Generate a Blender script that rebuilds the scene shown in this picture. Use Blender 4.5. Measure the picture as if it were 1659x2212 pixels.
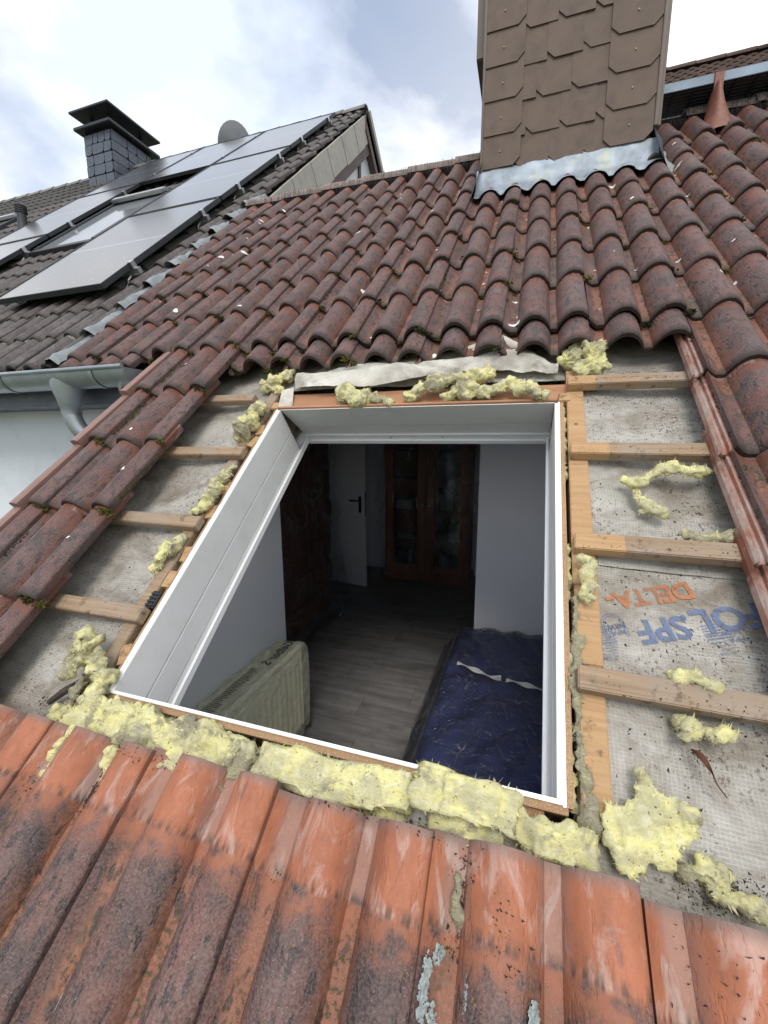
import bpy, bmesh, math, random
import numpy as np
from mathutils import Vector, Matrix, Euler, noise

for o in list(bpy.data.objects): bpy.data.objects.remove(o)
SC = bpy.context.scene
COL = SC.collection
R = math.radians
rnd = random.Random(7)

# ------------------------------------------------------------------ camera
P = 0.7208                       # roof pitch (41.3 deg)
CP, SP = math.cos(P), math.sin(P)
cam_d = bpy.data.cameras.new('camera'); cam = bpy.data.objects.new('camera', cam_d); COL.objects.link(cam)
YAW, TILT, ROLL = 0.3205, 0.1788, -0.0038
fw = Vector((-math.sin(YAW)*math.cos(TILT), math.cos(YAW)*math.cos(TILT), -math.sin(TILT)))
rt = Vector((math.cos(YAW), math.sin(YAW), 0)); up = rt.cross(fw)
rt, up = math.cos(ROLL)*rt + math.sin(ROLL)*up, -math.sin(ROLL)*rt + math.cos(ROLL)*up
CAM = Vector((0.9915, -0.7091, 0.6507))
mw = Matrix((( rt.x, up.x, -fw.x, CAM.x), (rt.y, up.y, -fw.y, CAM.y), (rt.z, up.z, -fw.z, CAM.z), (0, 0, 0, 1)))
cam.matrix_world = mw
cam_d.sensor_fit = 'AUTO'; cam_d.sensor_width = 36; cam_d.lens = 907.09/2212*36
cam_d.clip_start = 0.02; cam_d.clip_end = 3000
SC.camera = cam

# ------------------------------------------------------------------ sky, sun, exposure
SUN_EL, SUN_AZ = R(50), R(168)          # azimuth measured clockwise from +Y
W = bpy.data.worlds.new('World'); SC.world = W; W.use_nodes = True
nt = W.node_tree; nt.nodes.clear()
def wn(t, **k):
    n = nt.nodes.new(t)
    for a, b in k.items(): setattr(n, a, b)
    return n
out = wn('ShaderNodeOutputWorld'); bg = wn('ShaderNodeBackground'); bg.inputs[1].default_value = 0.14
sky = wn('ShaderNodeTexSky', sky_type='NISHITA', sun_disc=False, sun_elevation=SUN_EL, sun_rotation=SUN_AZ)
sky.air_density = 1.0; sky.dust_density = 1.6; sky.ozone_density = 2.0
tc = wn('ShaderNodeTexCoord')
mp = wn('ShaderNodeMapping'); mp.inputs['Location'].default_value = (1.35, 0.62, 0.2); mp.inputs['Scale'].default_value = (1, 1, 1.5)
n1 = wn('ShaderNodeTexNoise'); n1.inputs['Scale'].default_value = 2.1; n1.inputs['Detail'].default_value = 7; n1.inputs['Roughness'].default_value = .5; n1.inputs['Distortion'].default_value = .25
n2 = wn('ShaderNodeTexNoise'); n2.inputs['Scale'].default_value = 1.5; n2.inputs['Detail'].default_value = 5; n2.inputs['Roughness'].default_value = .5
cr = wn('ShaderNodeValToRGB'); cr.color_ramp.elements[0].position = .36; cr.color_ramp.elements[1].position = .50
cr.color_ramp.elements[0].color = (.34,)*3 + (1,); cr.color_ramp.elements[1].color = (1, 1, 1, 1)
cc = wn('ShaderNodeValToRGB'); e = cc.color_ramp.elements
e[0].position = .36; e[0].color = (5.0, 5.5, 6.4, 1); e[1].position = .60; e[1].color = (8.4, 8.3, 8.1, 1)
mx = wn('ShaderNodeMix', data_type='RGBA')
L = nt.links.new
L(tc.outputs['Generated'], mp.inputs['Vector']); L(mp.outputs[0], n1.inputs['Vector']); L(mp.outputs[0], n2.inputs['Vector'])
L(n1.outputs[0], cr.inputs[0]); L(n2.outputs[0], cc.inputs[0])
L(cr.outputs[0], mx.inputs[0]); L(sky.outputs[0], mx.inputs[6]); L(cc.outputs[0], mx.inputs[7])
L(mx.outputs[2], bg.inputs[0]); L(bg.outputs[0], out.inputs[0])

sun_d = bpy.data.lights.new('sun', 'SUN'); sun = bpy.data.objects.new('sun', sun_d); COL.objects.link(sun)
sun_d.energy = 1.5; sun_d.angle = R(24); sun_d.color = (1, .94, .86)
sd = Vector((math.sin(SUN_AZ)*math.cos(SUN_EL), math.cos(SUN_AZ)*math.cos(SUN_EL), math.sin(SUN_EL)))
sun.rotation_euler = sd.to_track_quat('Z', 'Y').to_euler(); sun.location = (0, 0, 30)
vs = SC.view_settings; vs.view_transform = 'Standard'; vs.look = 'None'; vs.gamma = 1; vs.use_curve_mapping = False
vs.exposure = 0.40
SC.render.engine = 'CYCLES'
try:
    SC.cycles.max_bounces = 7; SC.cycles.transparent_max_bounces = 8; SC.cycles.diffuse_bounces = 4; SC.cycles.glossy_bounces = 2
except Exception: pass

# ------------------------------------------------------------------ node helper
class M:
    def __init__(s, name):
        s.m = bpy.data.materials.new(name); s.m.use_nodes = True
        s.t = s.m.node_tree; s.t.nodes.clear()
        s.out = s.t.nodes.new('ShaderNodeOutputMaterial')
    def set(s, sock, v):
        if v is None: return
        if hasattr(v, 'is_output') or isinstance(v, bpy.types.NodeSocket): s.t.links.new(v, sock)
        else:
            try: sock.default_value = v
            except Exception:
                sock.default_value = tuple(v) + (1,) if len(v) == 3 else v
    def n(s, ty, ins=None, **props):
        n = s.t.nodes.new(ty)
        for a, b in props.items(): setattr(n, a, b)
        for a, b in (ins or {}).items(): s.set(n.inputs[a], b)
        return n
    def obj(s): return s.n('ShaderNodeTexCoord').outputs['Object']
    def geo(s): return s.n('ShaderNodeNewGeometry').outputs['Position']
    def rand(s): return s.n('ShaderNodeObjectInfo').outputs['Random']
    def vec(s, v, scale=(1, 1, 1), loc=(0, 0, 0), rot=(0, 0, 0)):
        return s.n('ShaderNodeMapping', {'Vector': v, 'Scale': scale, 'Location': loc, 'Rotation': rot}).outputs[0]
    def offs(s, v, k=37.):
        r = s.rand(); m = s.math('MULTIPLY', r, k)
        c = s.n('ShaderNodeCombineXYZ', {0: m, 1: s.math('MULTIPLY', r, k*1.7), 2: s.math('MULTIPLY', r, -k)}).outputs[0]
        return s.n('ShaderNodeVectorMath', {0: v, 1: c}, operation='ADD').outputs[0]
    def noise(s, v, scale, detail=4, rough=.55, dist=0):
        return s.n('ShaderNodeTexNoise', {'Vector': v, 'Scale': scale, 'Detail': detail, 'Roughness': rough, 'Distortion': dist}).outputs[0]
    def voro(s, v, scale, feature='F1', out='Distance', rnd=1.):
        return s.n('ShaderNodeTexVoronoi', {'Vector': v, 'Scale': scale, 'Randomness': rnd}, feature=feature).outputs[out]
    def math(s, op, a, b=None, clamp=False):
        return s.n('ShaderNodeMath', {0: a, 1: b}, operation=op, use_clamp=clamp).outputs[0]
    def ramp(s, f, pts, interp='LINEAR'):
        n = s.n('ShaderNodeValToRGB', {0: f}); e = n.color_ramp.elements; n.color_ramp.interpolation = interp
        while len(e) < len(pts): e.new(.5)
        for el, (p, c) in zip(e, pts):
            el.position = p; el.color = (c, c, c, 1) if isinstance(c, (int, float)) else tuple(c) + (1,)
        return n.outputs[0]
    def rng(s, f, a, b, c=0., d=1.):
        return s.n('ShaderNodeMapRange', {0: f, 1: a, 2: b, 3: c, 4: d}).outputs[0]
    def mix(s, f, a, b, mode='MIX'):
        n = s.n('ShaderNodeMix', data_type='RGBA', blend_type=mode); s.set(n.inputs[0], f)
        for i, v in ((6, a), (7, b)):
            if isinstance(v, tuple) and len(v) == 3: v = v + (1,)
            s.set(n.inputs[i], v)
        return n.outputs[2]
    def xyz(s, v):
        n = s.n('ShaderNodeSeparateXYZ', {0: v}); return n.outputs
    def bump(s, h, strength=.5, dist=.01, nrm=None):
        return s.n('ShaderNodeBump', {'Height': h, 'Strength': strength, 'Distance': dist, 'Normal': nrm}).outputs[0]
    def pbr(s, col, rough=.7, nrm=None, metal=0, spec=.5, **extra):
        d = {'Base Color': col, 'Roughness': rough, 'Metallic': metal, 'Specular IOR Level': spec, 'Normal': nrm}
        d.update(extra)
        if isinstance(col, tuple) and len(col) == 3: d['Base Color'] = col + (1,)
        n = s.n('ShaderNodeBsdfPrincipled', d); return n.outputs[0]
    def done(s, sh):
        s.t.links.new(sh, s.out.inputs[0]); return s.m

MATS = {}
def tile_mat(name, red, dark, grey, pan, clean):
    m = M(name); o = m.obj(); ov = m.offs(o); x, y, z = m.xyz(o); rd = m.rand()
    big = m.noise(ov, 9, 3, .6); fine = m.noise(ov, 240, 2, .7); mid = m.noise(m.vec(ov, (1, .55, 1)), 30, 4, .65)
    # weathered body
    c = m.mix(m.rng(big, .36, .64), red, dark)
    c = m.mix(m.math('MULTIPLY', m.rng(m.noise(m.vec(ov, (1, .6, 1)), 13, 4, .6), .44, .64), .55), c, grey)
    # orange left in the pans where water runs
    pmask = m.ramp(m.rng(x, -.02, .30), [(.05, 0), (.10, 1), (.18, 1), (.23, 0), (.50, 0), (.56, 1), (.63, 1), (.68, 0)])
    pv = m.math('MULTIPLY', pmask, m.rng(m.math('ADD', m.math('MULTIPLY', m.noise(ov, 14, 4), .8), m.math('MULTIPLY', rd, .5)), .40, .66))
    c = m.mix(m.math('MULTIPLY', pv, .85), c, pan)
    # black pits and blotches stretched down the slope
    pit = m.rng(m.noise(m.vec(ov, (1, .42, 1)), 58, 3, .5), .555, .62)
    c = m.mix(m.math('MULTIPLY', pit, .85), c, (.016, .018, .018))
    blot = m.rng(m.noise(m.vec(ov, (1, .7, 1)), 13, 4, .62, .4), .55, .66)
    c = m.mix(m.math('MULTIPLY', blot, .78), c, (.03, .026, .027))
    # grain of the old surface, its sparkle painted in as pale specks
    c = m.mix(m.rng(fine, .35, .75), m.mix(.28, c, (.01, .008, .008)), m.mix(.26, c, (.50, .38, .36)))
    gl = m.math('MULTIPLY', m.rng(m.voro(ov, 210), .16, .08), m.rng(m.noise(ov, 30, 2), .45, .6)); c = m.mix(m.math('MULTIPLY', gl, .55), c, (.62, .52, .48))
    # algae / lichen specks
    sp = m.rng(m.voro(m.offs(o, 61), 85), .17, .11); spm = m.math('MULTIPLY', sp, m.rng(m.noise(ov, 22, 2), .60, .68))
    c = m.mix(spm, c, (.34, .16, .035))
    alg = m.math('MULTIPLY', m.rng(m.noise(ov, 120, 4, .7), .50, .58), m.math('MULTIPLY', pmask, m.rng(m.noise(ov, 8, 2), .42, .55)))
    c = m.mix(m.math('MULTIPLY', alg, .8), c, (.035, .045, .014))
    # dirt along nose
    c = m.mix(m.math('MULTIPLY', m.rng(m.math('ADD', y, m.math('MULTIPLY', mid, .03)), .048, .018), .8), c, (.028, .022, .018))
    # the lap that the next course used to cover stayed clean
    yy = m.math('ADD', y, m.math('MULTIPLY', m.math('SUBTRACT', m.noise(ov, 34, 3), .5), .016))
    cl = m.rng(yy, .322, .331)
    cc = m.mix(m.rng(m.noise(m.vec(ov, (1.4, .8, 1)), 18, 5, .65), .35, .7), clean, tuple(k*.68 for k in clean))
    white = m.math('MULTIPLY', m.rng(m.noise(m.vec(ov, (1.6, .6, 1)), 12, 6, .66, 1.2), .52, .63), m.rng(pmask, .0, .7, .5, 1.))
    cc = m.mix(m.math('MULTIPLY', white, .8), cc, (.56, .46, .42))
    cc = m.mix(m.math('MULTIPLY', pmask, .6), cc, (.32, .22, .185))
    dk = m.rng(m.noise(m.vec(ov, (2.2, .9, 1)), 16, 4, .6), .63, .74)
    cc = m.mix(m.math('MULTIPLY', dk, .6), cc, (.09, .07, .075))
    edge = m.rng(x, -.019, -.024); c = m.mix(m.math('MULTIPLY', edge, .8), c, m.mix(m.rng(mid, .35, .65), (.40, .17, .11), (.50, .40, .36)))
    cc = m.mix(m.rng(yy, .425, .447), cc, (.20, .145, .125))
    band = m.math('MULTIPLY', m.rng(yy, .322, .328), m.rng(yy, .345, .331))
    c = m.mix(m.math('MULTIPLY', m.math('MULTIPLY', m.rng(yy, .268, .312), m.rng(m.noise(ov, 34, 3), .33, .55)), .8), c, tuple(k*.82 for k in clean))
    c = m.mix(cl, c, cc)
    c = m.mix(m.math('MULTIPLY', m.math('MULTIPLY', band, m.rng(m.noise(m.vec(ov, (1, .16, 1)), 110, 2), .42, .6)), .75), c, (.06, .045, .04))
    c = m.mix(m.math('MULTIPLY', m.rng(x, .2836, .2842), .45), c, (.014, .010, .009))  # joint dirt, with the gap's darkness put into the step face colour
    c = m.mix(m.rng(rd, 0, 1, 0, .28), c, m.mix(1., c, (.62, .58, .6), 'MULTIPLY'))
    h = m.math('ADD', m.math('MULTIPLY', fine, .35), m.math('ADD', m.math('MULTIPLY', mid, .7), m.math('MULTIPLY', pit, -.5)))
    return m.done(m.pbr(c, m.rng(fine, .3, .7, .5, .82), m.bump(h, .5, .004), spec=.4))
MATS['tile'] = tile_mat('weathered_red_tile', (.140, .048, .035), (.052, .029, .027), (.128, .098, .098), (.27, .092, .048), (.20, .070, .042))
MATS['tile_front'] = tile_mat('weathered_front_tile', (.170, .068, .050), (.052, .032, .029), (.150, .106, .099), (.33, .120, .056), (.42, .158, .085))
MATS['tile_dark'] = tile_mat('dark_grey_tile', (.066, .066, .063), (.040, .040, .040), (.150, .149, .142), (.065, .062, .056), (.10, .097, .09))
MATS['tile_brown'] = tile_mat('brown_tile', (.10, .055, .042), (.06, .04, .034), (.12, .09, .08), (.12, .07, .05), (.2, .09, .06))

def simple(name, col, rough=.6, metal=0, nscale=30, var=.25, bump=.2, bdist=.003, spec=.5, stretch=(1, 1, 1), dark=None, dscale=6, damt=.4):
    m = M(name); o = m.offs(m.obj()); v = m.vec(o, stretch)
    n = m.noise(v, nscale, 5, .6)
    c = m.mix(m.rng(n, .3, .7), tuple(k*(1-var) for k in col), tuple(min(1, k*(1+var)) for k in col))
    if dark: c = m.mix(m.math('MULTIPLY', m.rng(m.noise(o, dscale, 5, .65), .5, .68), damt), c, dark)
    MATS[name] = m.done(m.pbr(c, rough, m.bump(n, bump, bdist), metal, spec))
simple('white_board', (.74, .745, .735), .38, nscale=7, var=.03, bump=.03, dark=(.56, .55, .51), dscale=4, damt=.4)
simple('white_pvc', (.82, .83, .83), .3, nscale=12, var=.03, bump=.03)
simple('plaster', (.80, .82, .85), .9, nscale=160, var=.03, bump=.5, bdist=.002)
simple('render_wall', (.66, .70, .74), .9, nscale=120, var=.03, bump=.4, bdist=.002, dark=(.5, .54, .57), dscale=2, damt=.5)
simple('chipboard', (.36, .23, .13), .85, nscale=420, var=.5, bump=.6, bdist=.001)
simple('red_ply', (.34, .17, .09), .7, nscale=20, var=.3, stretch=(.15, 1, 1), bump=.2)
simple('zinc', (.33, .37, .39), .42, .75, nscale=5, var=.16, bump=.03, dark=(.2, .23, .25), dscale=3, damt=.5)
simple('lead', (.20, .225, .24), .6, .1, nscale=14, var=.3, bump=.4, bdist=.004, dark=(.32, .34, .33), dscale=9, damt=.5)
simple('flashing', (.27, .32, .38), .5, .2, nscale=12, var=.35, bump=.25, stretch=(1, 1, .3), dark=(.42, .44, .33), dscale=8, damt=.8)
simple('shingle', (.118, .084, .064), .72, nscale=9, var=.12, bump=.12, dark=(.080, .058, .045), dscale=8, damt=.7)
simple('brown_trim', (.105, .077, .06), .5, nscale=8, var=.1, bump=.03)
simple('verge_metal', (.25, .15, .125), .45, .2, nscale=6, var=.12, bump=.05, dark=(.16, .10, .085), dscale=7, damt=.5)
simple('slate', (.085, .10, .13), .5, nscale=18, var=.25, bump=.25, dark=(.05, .06, .075), dscale=9, damt=.5)
simple('dark_metal', (.05, .055, .06), .5, .5, nscale=10, var=.15, bump=.05)
simple('concrete', (.20, .195, .18), .9, nscale=40, var=.25, bump=.4, dark=(.10, .10, .08), dscale=6, damt=.6)
simple('ridge', (.21, .165, .145), .85, nscale=30, var=.3, bump=.4, dark=(.12, .11, .08), dscale=9, damt=.6)
simple('dish', (.17, .18, .19), .5, .1, nscale=10, var=.1, bump=.03)
simple('verge_slate', (.40, .385, .34), .85, nscale=20, var=.14, bump=.15, dark=(.27, .26, .22), dscale=5, damt=.6)
simple('dark_timber', (.085, .055, .05), .7, nscale=16, var=.3, stretch=(1, .2, .2), bump=.2)
simple('white_panel', (.62, .67, .66), .5, nscale=5, var=.05, bump=.03)
simple('black', (.012, .012, .014), .5, nscale=20, var=.2)
simple('rust_metal', (.19, .075, .05), .55, .1, nscale=40, var=.25, bump=.15, dark=(.13, .05, .035), dscale=12, damt=.6)
simple('walkway_metal', (.21, .27, .34), .55, .2, nscale=6, var=.2, bump=.05, dark=(.12, .16, .2), dscale=5, damt=.5)
simple('nail', (.26, .22, .19), .5, .3, nscale=20, var=.1)
simple('alu', (.55, .56, .57), .35, .9, nscale=20, var=.08, bump=.02)
simple('floor_wood', (.195, .19, .188), .5, nscale=16, var=.35, stretch=(.12, 1, 1), bump=.15, dark=(.07, .065, .06), dscale=9, damt=.4)
simple('wardrobe_wood', (.22, .095, .05), .45, nscale=14, var=.3, stretch=(1, 1, .1), bump=.08)
simple('bookcase_wood', (.25, .085, .03), .4, nscale=14, var=.3, stretch=(1, 1, .1), bump=.08)
simple('navy', (.018, .03, .14), .75, nscale=300, var=.25, bump=.3, bdist=.001)
simple('radiator', (.84, .83, .76), .35, nscale=8, var=.03, bump=.02)
simple('tape', (.62, .63, .64), .5, nscale=20, var=.05)
simple('paper', (.55, .55, .52), .8, nscale=20, var=.1)
simple('book_dark', (.03, .035, .045), .6, nscale=20, var=.3)
simple('book_green', (.12, .22, .17), .6, nscale=20, var=.2)
simple('book_red', (.20, .05, .04), .6, nscale=20, var=.2)
simple('leaf', (.10, .045, .022), .6, nscale=60, var=.4, bump=.3)
simple('soil', (.035, .022, .016), .95, nscale=200, var=.6, bump=.5)
simple('dropping', (.72, .72, .68), .8, nscale=60, var=.15, bump=.2)
simple('lichen', (.30, .345, .35), .95, nscale=160, var=.35, bump=.7, bdist=.002, dark=(.13, .15, .13), dscale=70, damt=.7)
simple('stick', (.05, .04, .035), .9, nscale=60, var=.4, bump=.4)
simple('ground', (.10, .11, .06), .95, nscale=.6, var=.3, bump=.2)
def mk_print(name, col):
    m = M(name); o = m.obj(); n = m.noise(o, 60, 5, .75); b = m.noise(o, 9, 3, .6)
    keep = m.math('MULTIPLY', m.rng(n, .61, .53), m.rng(b, .70, .54), True)
    MATS[name] = m.done(m.n('ShaderNodeMixShader', {0: m.rng(keep, 0, 1, .50, .93), 1: m.n('ShaderNodeBsdfTransparent').outputs[0], 2: m.pbr(m.mix(m.rng(n, .3, .6), col, tuple(k*.75 for k in col)), .7)}).outputs[0])
mk_print('print_orange', (.50, .20, .085)); mk_print('print_blue', (.15, .20, .33))
simple('dark_roof', (.062, .060, .056), .85, nscale=25, var=.4, bump=.3, dark=(.03, .03, .028), dscale=3, damt=.6)
simple('brown_roof', (.085, .052, .042), .85, nscale=14, var=.35, bump=.3, dark=(.03, .03, .02), dscale=3, damt=.6)
simple('print_black', (.02, .03, .02), .6, nscale=60, var=.1)
simple('far_foliage', (.04, .06, .025), .8, nscale=12, var=.4)

def mk_moss():
    m = M('moss'); g = m.geo(); n = m.noise(g, 90, 3, .6); n2 = m.noise(g, 7, 2)
    c = m.mix(m.rng(n2, .42, .62), (.03, .032, .012), (.13, .12, .02)); c = m.mix(m.rng(n, .35, .7), m.mix(.6, c, (.008, .008, .005)), c)
    MATS['moss'] = m.done(m.pbr(c, .95, m.bump(m.noise(g, 500, 2), .6, .003), spec=.15))
mk_moss()

def mk_batten():
    m = M('batten_wood'); o = m.obj(); ov = m.offs(o); x, y, z = m.xyz(o)
    g = m.noise(m.vec(ov, (.6, 14, 14)), 8, 5, .6, .5); d = m.noise(ov, 26, 5, .7); big = m.noise(ov, 7, 3)
    old = m.mix(m.rng(g, .3, .7), (.22, .15, .095), (.35, .255, .165))
    old = m.mix(m.math('MULTIPLY', m.rng(big, .42, .62), .55), old, (.29, .25, .21))
    fresh = m.mix(m.rng(g, .3, .7), (.36, .215, .105), (.46, .305, .165))
    e = m.n('ShaderNodeAttribute', attribute_name='fresh').outputs['Fac']
    c = m.mix(e, old, fresh)
    c = m.mix(m.math('MULTIPLY', m.rng(d, .57, .66), .6), c, (.07, .045, .032))
    c = m.mix(m.math('MULTIPLY', m.rng(m.voro(ov, 11), .09, .04), .8), c, (.12, .06, .03))
    MATS['batten'] = m.done(m.pbr(c, .8, m.bump(m.math('ADD', g, m.math('MULTIPLY', d, .4)), .4, .002), spec=.3))
mk_batten()

def mk_membrane(name, trans=0., br=1.):
    m = M(name); o = m.obj(); w = m.noise(o, 3, 3); v = m.n('ShaderNodeVectorMath', {0: o, 1: m.vec(m.n('ShaderNodeTexNoise', {'Vector': o, 'Scale': 5., 'Detail': 3.}).outputs[1], (.02, .02, .02))}, operation='ADD').outputs[0]
    x, y, z = m.xyz(v)
    def lines(c, per, wd):
        f = m.math('FRACT', m.math('DIVIDE', c, per)); return m.math('LESS_THAN', f, wd)
    gx = lines(x, .0075, .2); gy = lines(y, .0068, .22)
    base = m.mix(m.rng(m.noise(o, 11, 5), .3, .7), tuple(br*k for k in (.30, .285, .245)), tuple(br*k for k in (.42, .41, .375)))
    dash = m.math('MULTIPLY', m.math('LESS_THAN', m.noise(m.vec(o, (40, 150, 1)), 1, 2), .5), m.rng(m.noise(o, 5, 2), .45, .6))
    cell = m.math('MULTIPLY', m.math('MULTIPLY', m.math('SUBTRACT', 1., gy), dash), .6)
    grid = m.math('MAXIMUM', gx, gy)
    c = m.mix(m.math('MULTIPLY', grid, .27), base, (.68, .68, .66))
    c = m.mix(m.math('MULTIPLY', cell, .75 if br == 1. else .2), c, (.27, .255, .225))
    dirt = m.rng(m.noise(m.vec(o, (.8, 1.3, 1)), 5.5, 8, .72, .5), .43, .64)
    c = m.mix(m.math('MULTIPLY', dirt, .85 if br == 1. else .6), c, (.17, .14, .105))
    fl = m.math('MULTIPLY', m.rng(m.noise(o, 95, 5, .75), .55, .62), m.rng(m.noise(o, 6, 3), .38, .58))
    c = m.mix(m.math('MULTIPLY', fl, .85 if br == 1. else .25), c, (.075, .048, .034))
    nb = m.bump(m.math('ADD', m.math('MULTIPLY', grid, .5), m.noise(o, 50, 4)), .35, .002)
    sh = m.pbr(c, .55, nb, spec=.4)
    if trans:
        tr = m.n('ShaderNodeBsdfTranslucent', {0: (.6, .6, .55, 1)}).outputs[0]
        sh = m.n('ShaderNodeMixShader', {0: trans, 1: sh, 2: tr}).outputs[0]
    MATS[name] = m.done(sh)
mk_membrane('membrane'); mk_membrane('membrane_flap', .15, 1.75)

def mk_wool(name, grey):
    m = M(name); g = m.geo(); ov = m.offs(g, 5)
    fib = m.noise(m.vec(ov, (14, 75, 75), rot=(.1, .1, .25)), 5, 5, .7, .5); big = m.noise(ov, 19, 4, .6); mid = m.noise(ov, 60, 4, .65)
    c = m.mix(m.rng(fib, .3, .7), (.56, .53, .30), (.72, .69, .44))
    c = m.mix(m.rng(m.noise(ov, 21, 3, .55, .5), .42, .60), c, m.mix(m.rng(fib, .3, .7), (.86, .80, .27), (.95, .92, .56)))
    c = m.mix(m.math('MULTIPLY', m.rng(mid, .5, .7), .5), c, (.93, .92, .76))
    gm = m.rng(m.math('ADD', m.math('MULTIPLY', m.noise(ov, 11, 4, .6, .6), .85), m.math('MULTIPLY', mid, .15)), .535 - grey, .60 - grey)
    c = m.mix(m.math('MULTIPLY', gm, .85), c, m.mix(m.rng(fib, .35, .65), (.23, .205, .15), (.46, .43, .33)))
    sp = m.rng(m.noise(ov, 130, 2, .5), .69, .72)
    c = m.mix(m.math('MULTIPLY', sp, .8), c, (.05, .035, .025))
    h = m.math('ADD', m.math('MULTIPLY', fib, 1.5), m.math('MULTIPLY', m.noise(ov, 240, 4, .75), .8))
    sh = m.pbr(c, .95, m.bump(h, .6, .004), spec=.1)
    tr = m.n('ShaderNodeBsdfTranslucent', {0: c}).outputs[0]
    MATS[name] = m.done(m.n('ShaderNodeMixShader', {0: .22, 1: sh, 2: tr}).outputs[0])
mk_wool('wool', .0); mk_wool('wool_dirty', .045); mk_wool('wool_grey', .17)

def mk_film(name, tint, op, nsc, strength, wd=60., wh=.3):
    m = M(name); o = m.obj()
    def ridge(sc, wd, st=(1, 1, 1), dist=.35):
        n = m.noise(m.vec(o, st), sc, 3, .5, dist); return m.math('SUBTRACT', 1., m.math('MULTIPLY', m.math('ABSOLUTE', m.math('SUBTRACT', n, .5)), wd), True)
    r1 = ridge(nsc*.8, wd, (1.6, .8, 1)); r2 = ridge(nsc*1.3, wd, (.7, 1.7, 1)); r = m.math('MAXIMUM', r1, m.math('MULTIPLY', r2, .7))
    nb = m.bump(m.math('ADD', r, m.noise(o, nsc*1.5, 3)), strength, .02)
    lw = m.n('ShaderNodeLayerWeight', {'Blend': .3, 'Normal': nb}).outputs['Fresnel']
    tr = m.n('ShaderNodeBsdfTransparent', {0: tint + (1,)}).outputs[0]
    gl = m.n('ShaderNodeBsdfGlossy', {0: (.9, .92, .95, 1), 'Roughness': .18, 'Normal': nb}).outputs[0]
    df = m.n('ShaderNodeBsdfDiffuse', {0: tint + (1,)}).outputs[0]
    msk = m.math('MULTIPLY', m.math('POWER', r, 3.), m.rng(m.noise(o, nsc*.8, 2), .45, .62))
    a = m.n('ShaderNodeMixShader', {0: m.math('ADD', m.math('MULTIPLY', msk, wh), op), 1: tr, 2: df}).outputs[0]
    b = m.n('ShaderNodeMixShader', {0: m.math('MULTIPLY', lw, .8), 1: a, 2: gl}).outputs[0]
    MATS[name] = m.done(b)
mk_film('clear_film', (.9, .92, .95), .03, 6., .7, 60., .16)
mk_film('hanging_film', (.9, .92, .95), .03, 4.5, .9, 24., .34)
def mk_bag():
    m = M('yellow_film'); o = m.obj(); n = m.noise(m.vec(o, (1, .5, 1)), 14, 4, .6, 1.5)
    c = m.mix(m.rng(n, .35, .65), (.90, .90, .72), (.95, .95, .84))
    df = m.pbr(c, .35, m.bump(n, .5, .02), spec=.4); tl = m.n('ShaderNodeBsdfTranslucent', {0: c}).outputs[0]
    s1 = m.n('ShaderNodeMixShader', {0: .3, 1: df, 2: tl}).outputs[0]
    tr = m.n('ShaderNodeBsdfTransparent', {0: (.97, .97, .86, 1)}).outputs[0]
    MATS['yellow_film'] = m.done(m.n('ShaderNodeMixShader', {0: m.rng(n, .3, .7, .30, .55), 1: tr, 2: s1}).outputs[0])
mk_bag()

def mk_solar():
    m = M('solar_glass'); o = m.obj(); x, y, z = m.xyz(o)
    def ln(c, per, wd, off=0.): return m.math('LESS_THAN', m.math('FRACT', m.math('DIVIDE', m.math('ADD', c, off), per)), wd)
    g = m.math('MAXIMUM', ln(x, .182, .02), ln(y, .0925, .03))
    c = m.mix(m.math('MULTIPLY', g, .5), (.085, .09, .10), (.15, .155, .165))
    mid = m.math('LESS_THAN', m.math('ABSOLUTE', y), .006); c = m.mix(mid, c, (.38, .39, .42))
    dot = m.math('MULTIPLY', ln(x, .182, .10, .009), ln(y, .185, .07, .006)); c = m.mix(dot, c, (.22, .23, .24))
    MATS['solar'] = m.done(m.pbr(c, .17, m.bump(m.noise(o, 900, 2), .03, .0005), spec=.9))
mk_solar()
m = M('window_glass'); MATS['glass'] = m.done(m.pbr((.22, .24, .26), .06, None, spec=.9))
m = M('cabinet_glass')
MATS['cabinet_glass'] = m.done(m.n('ShaderNodeMixShader', {0: .12, 1: m.n('ShaderNodeBsdfTransparent', {0: (.8, .85, .85, 1)}).outputs[0], 2: m.n('ShaderNodeBsdfGlossy', {'Roughness': .05}).outputs[0]}).outputs[0])

# ------------------------------------------------------------------ object helpers
def RP(u, v, w=0.): return Vector((u, v*CP - w*SP, v*SP + w*CP))
def wm(o): return (wm(o.parent) @ o.matrix_parent_inverse @ o.matrix_basis) if o.parent else o.matrix_basis.copy()
def adopt(o, parent):
    if parent is not None:
        o.parent = parent; o.matrix_parent_inverse = wm(parent).inverted()
def tag(o, label=None, cat=None, group=None, kind=None):
    if label: o['label'] = label
    if cat: o['category'] = cat
    if group: o['group'] = group
    if kind: o['kind'] = kind
    return o
def thing(name, label, cat, loc=(0, 0, 0), group=None):
    o = bpy.data.objects.new(name, None); COL.objects.link(o); o.location = loc; o.empty_display_size = .1
    return tag(o, label, cat, group)
def link(name, me, mat, parent=None, loc=(0, 0, 0), rot=(0, 0, 0), kind=None, label=None):
    o = bpy.data.objects.new(name, me); COL.objects.link(o); o.location = loc; o.rotation_euler = rot
    if mat is not None and not me.materials: me.materials.append(MATS[mat])
    adopt(o, parent)
    if kind: o['kind'] = kind
    if label: o['label'] = label
    return o
def copy(o, parent, loc=None, rot=None):
    c = o.copy(); COL.objects.link(c); c.parent = None; c.matrix_parent_inverse = Matrix.Identity(4)
    if loc is not None: c.location = loc
    if rot is not None: c.rotation_euler = rot
    adopt(c, parent); return c

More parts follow.
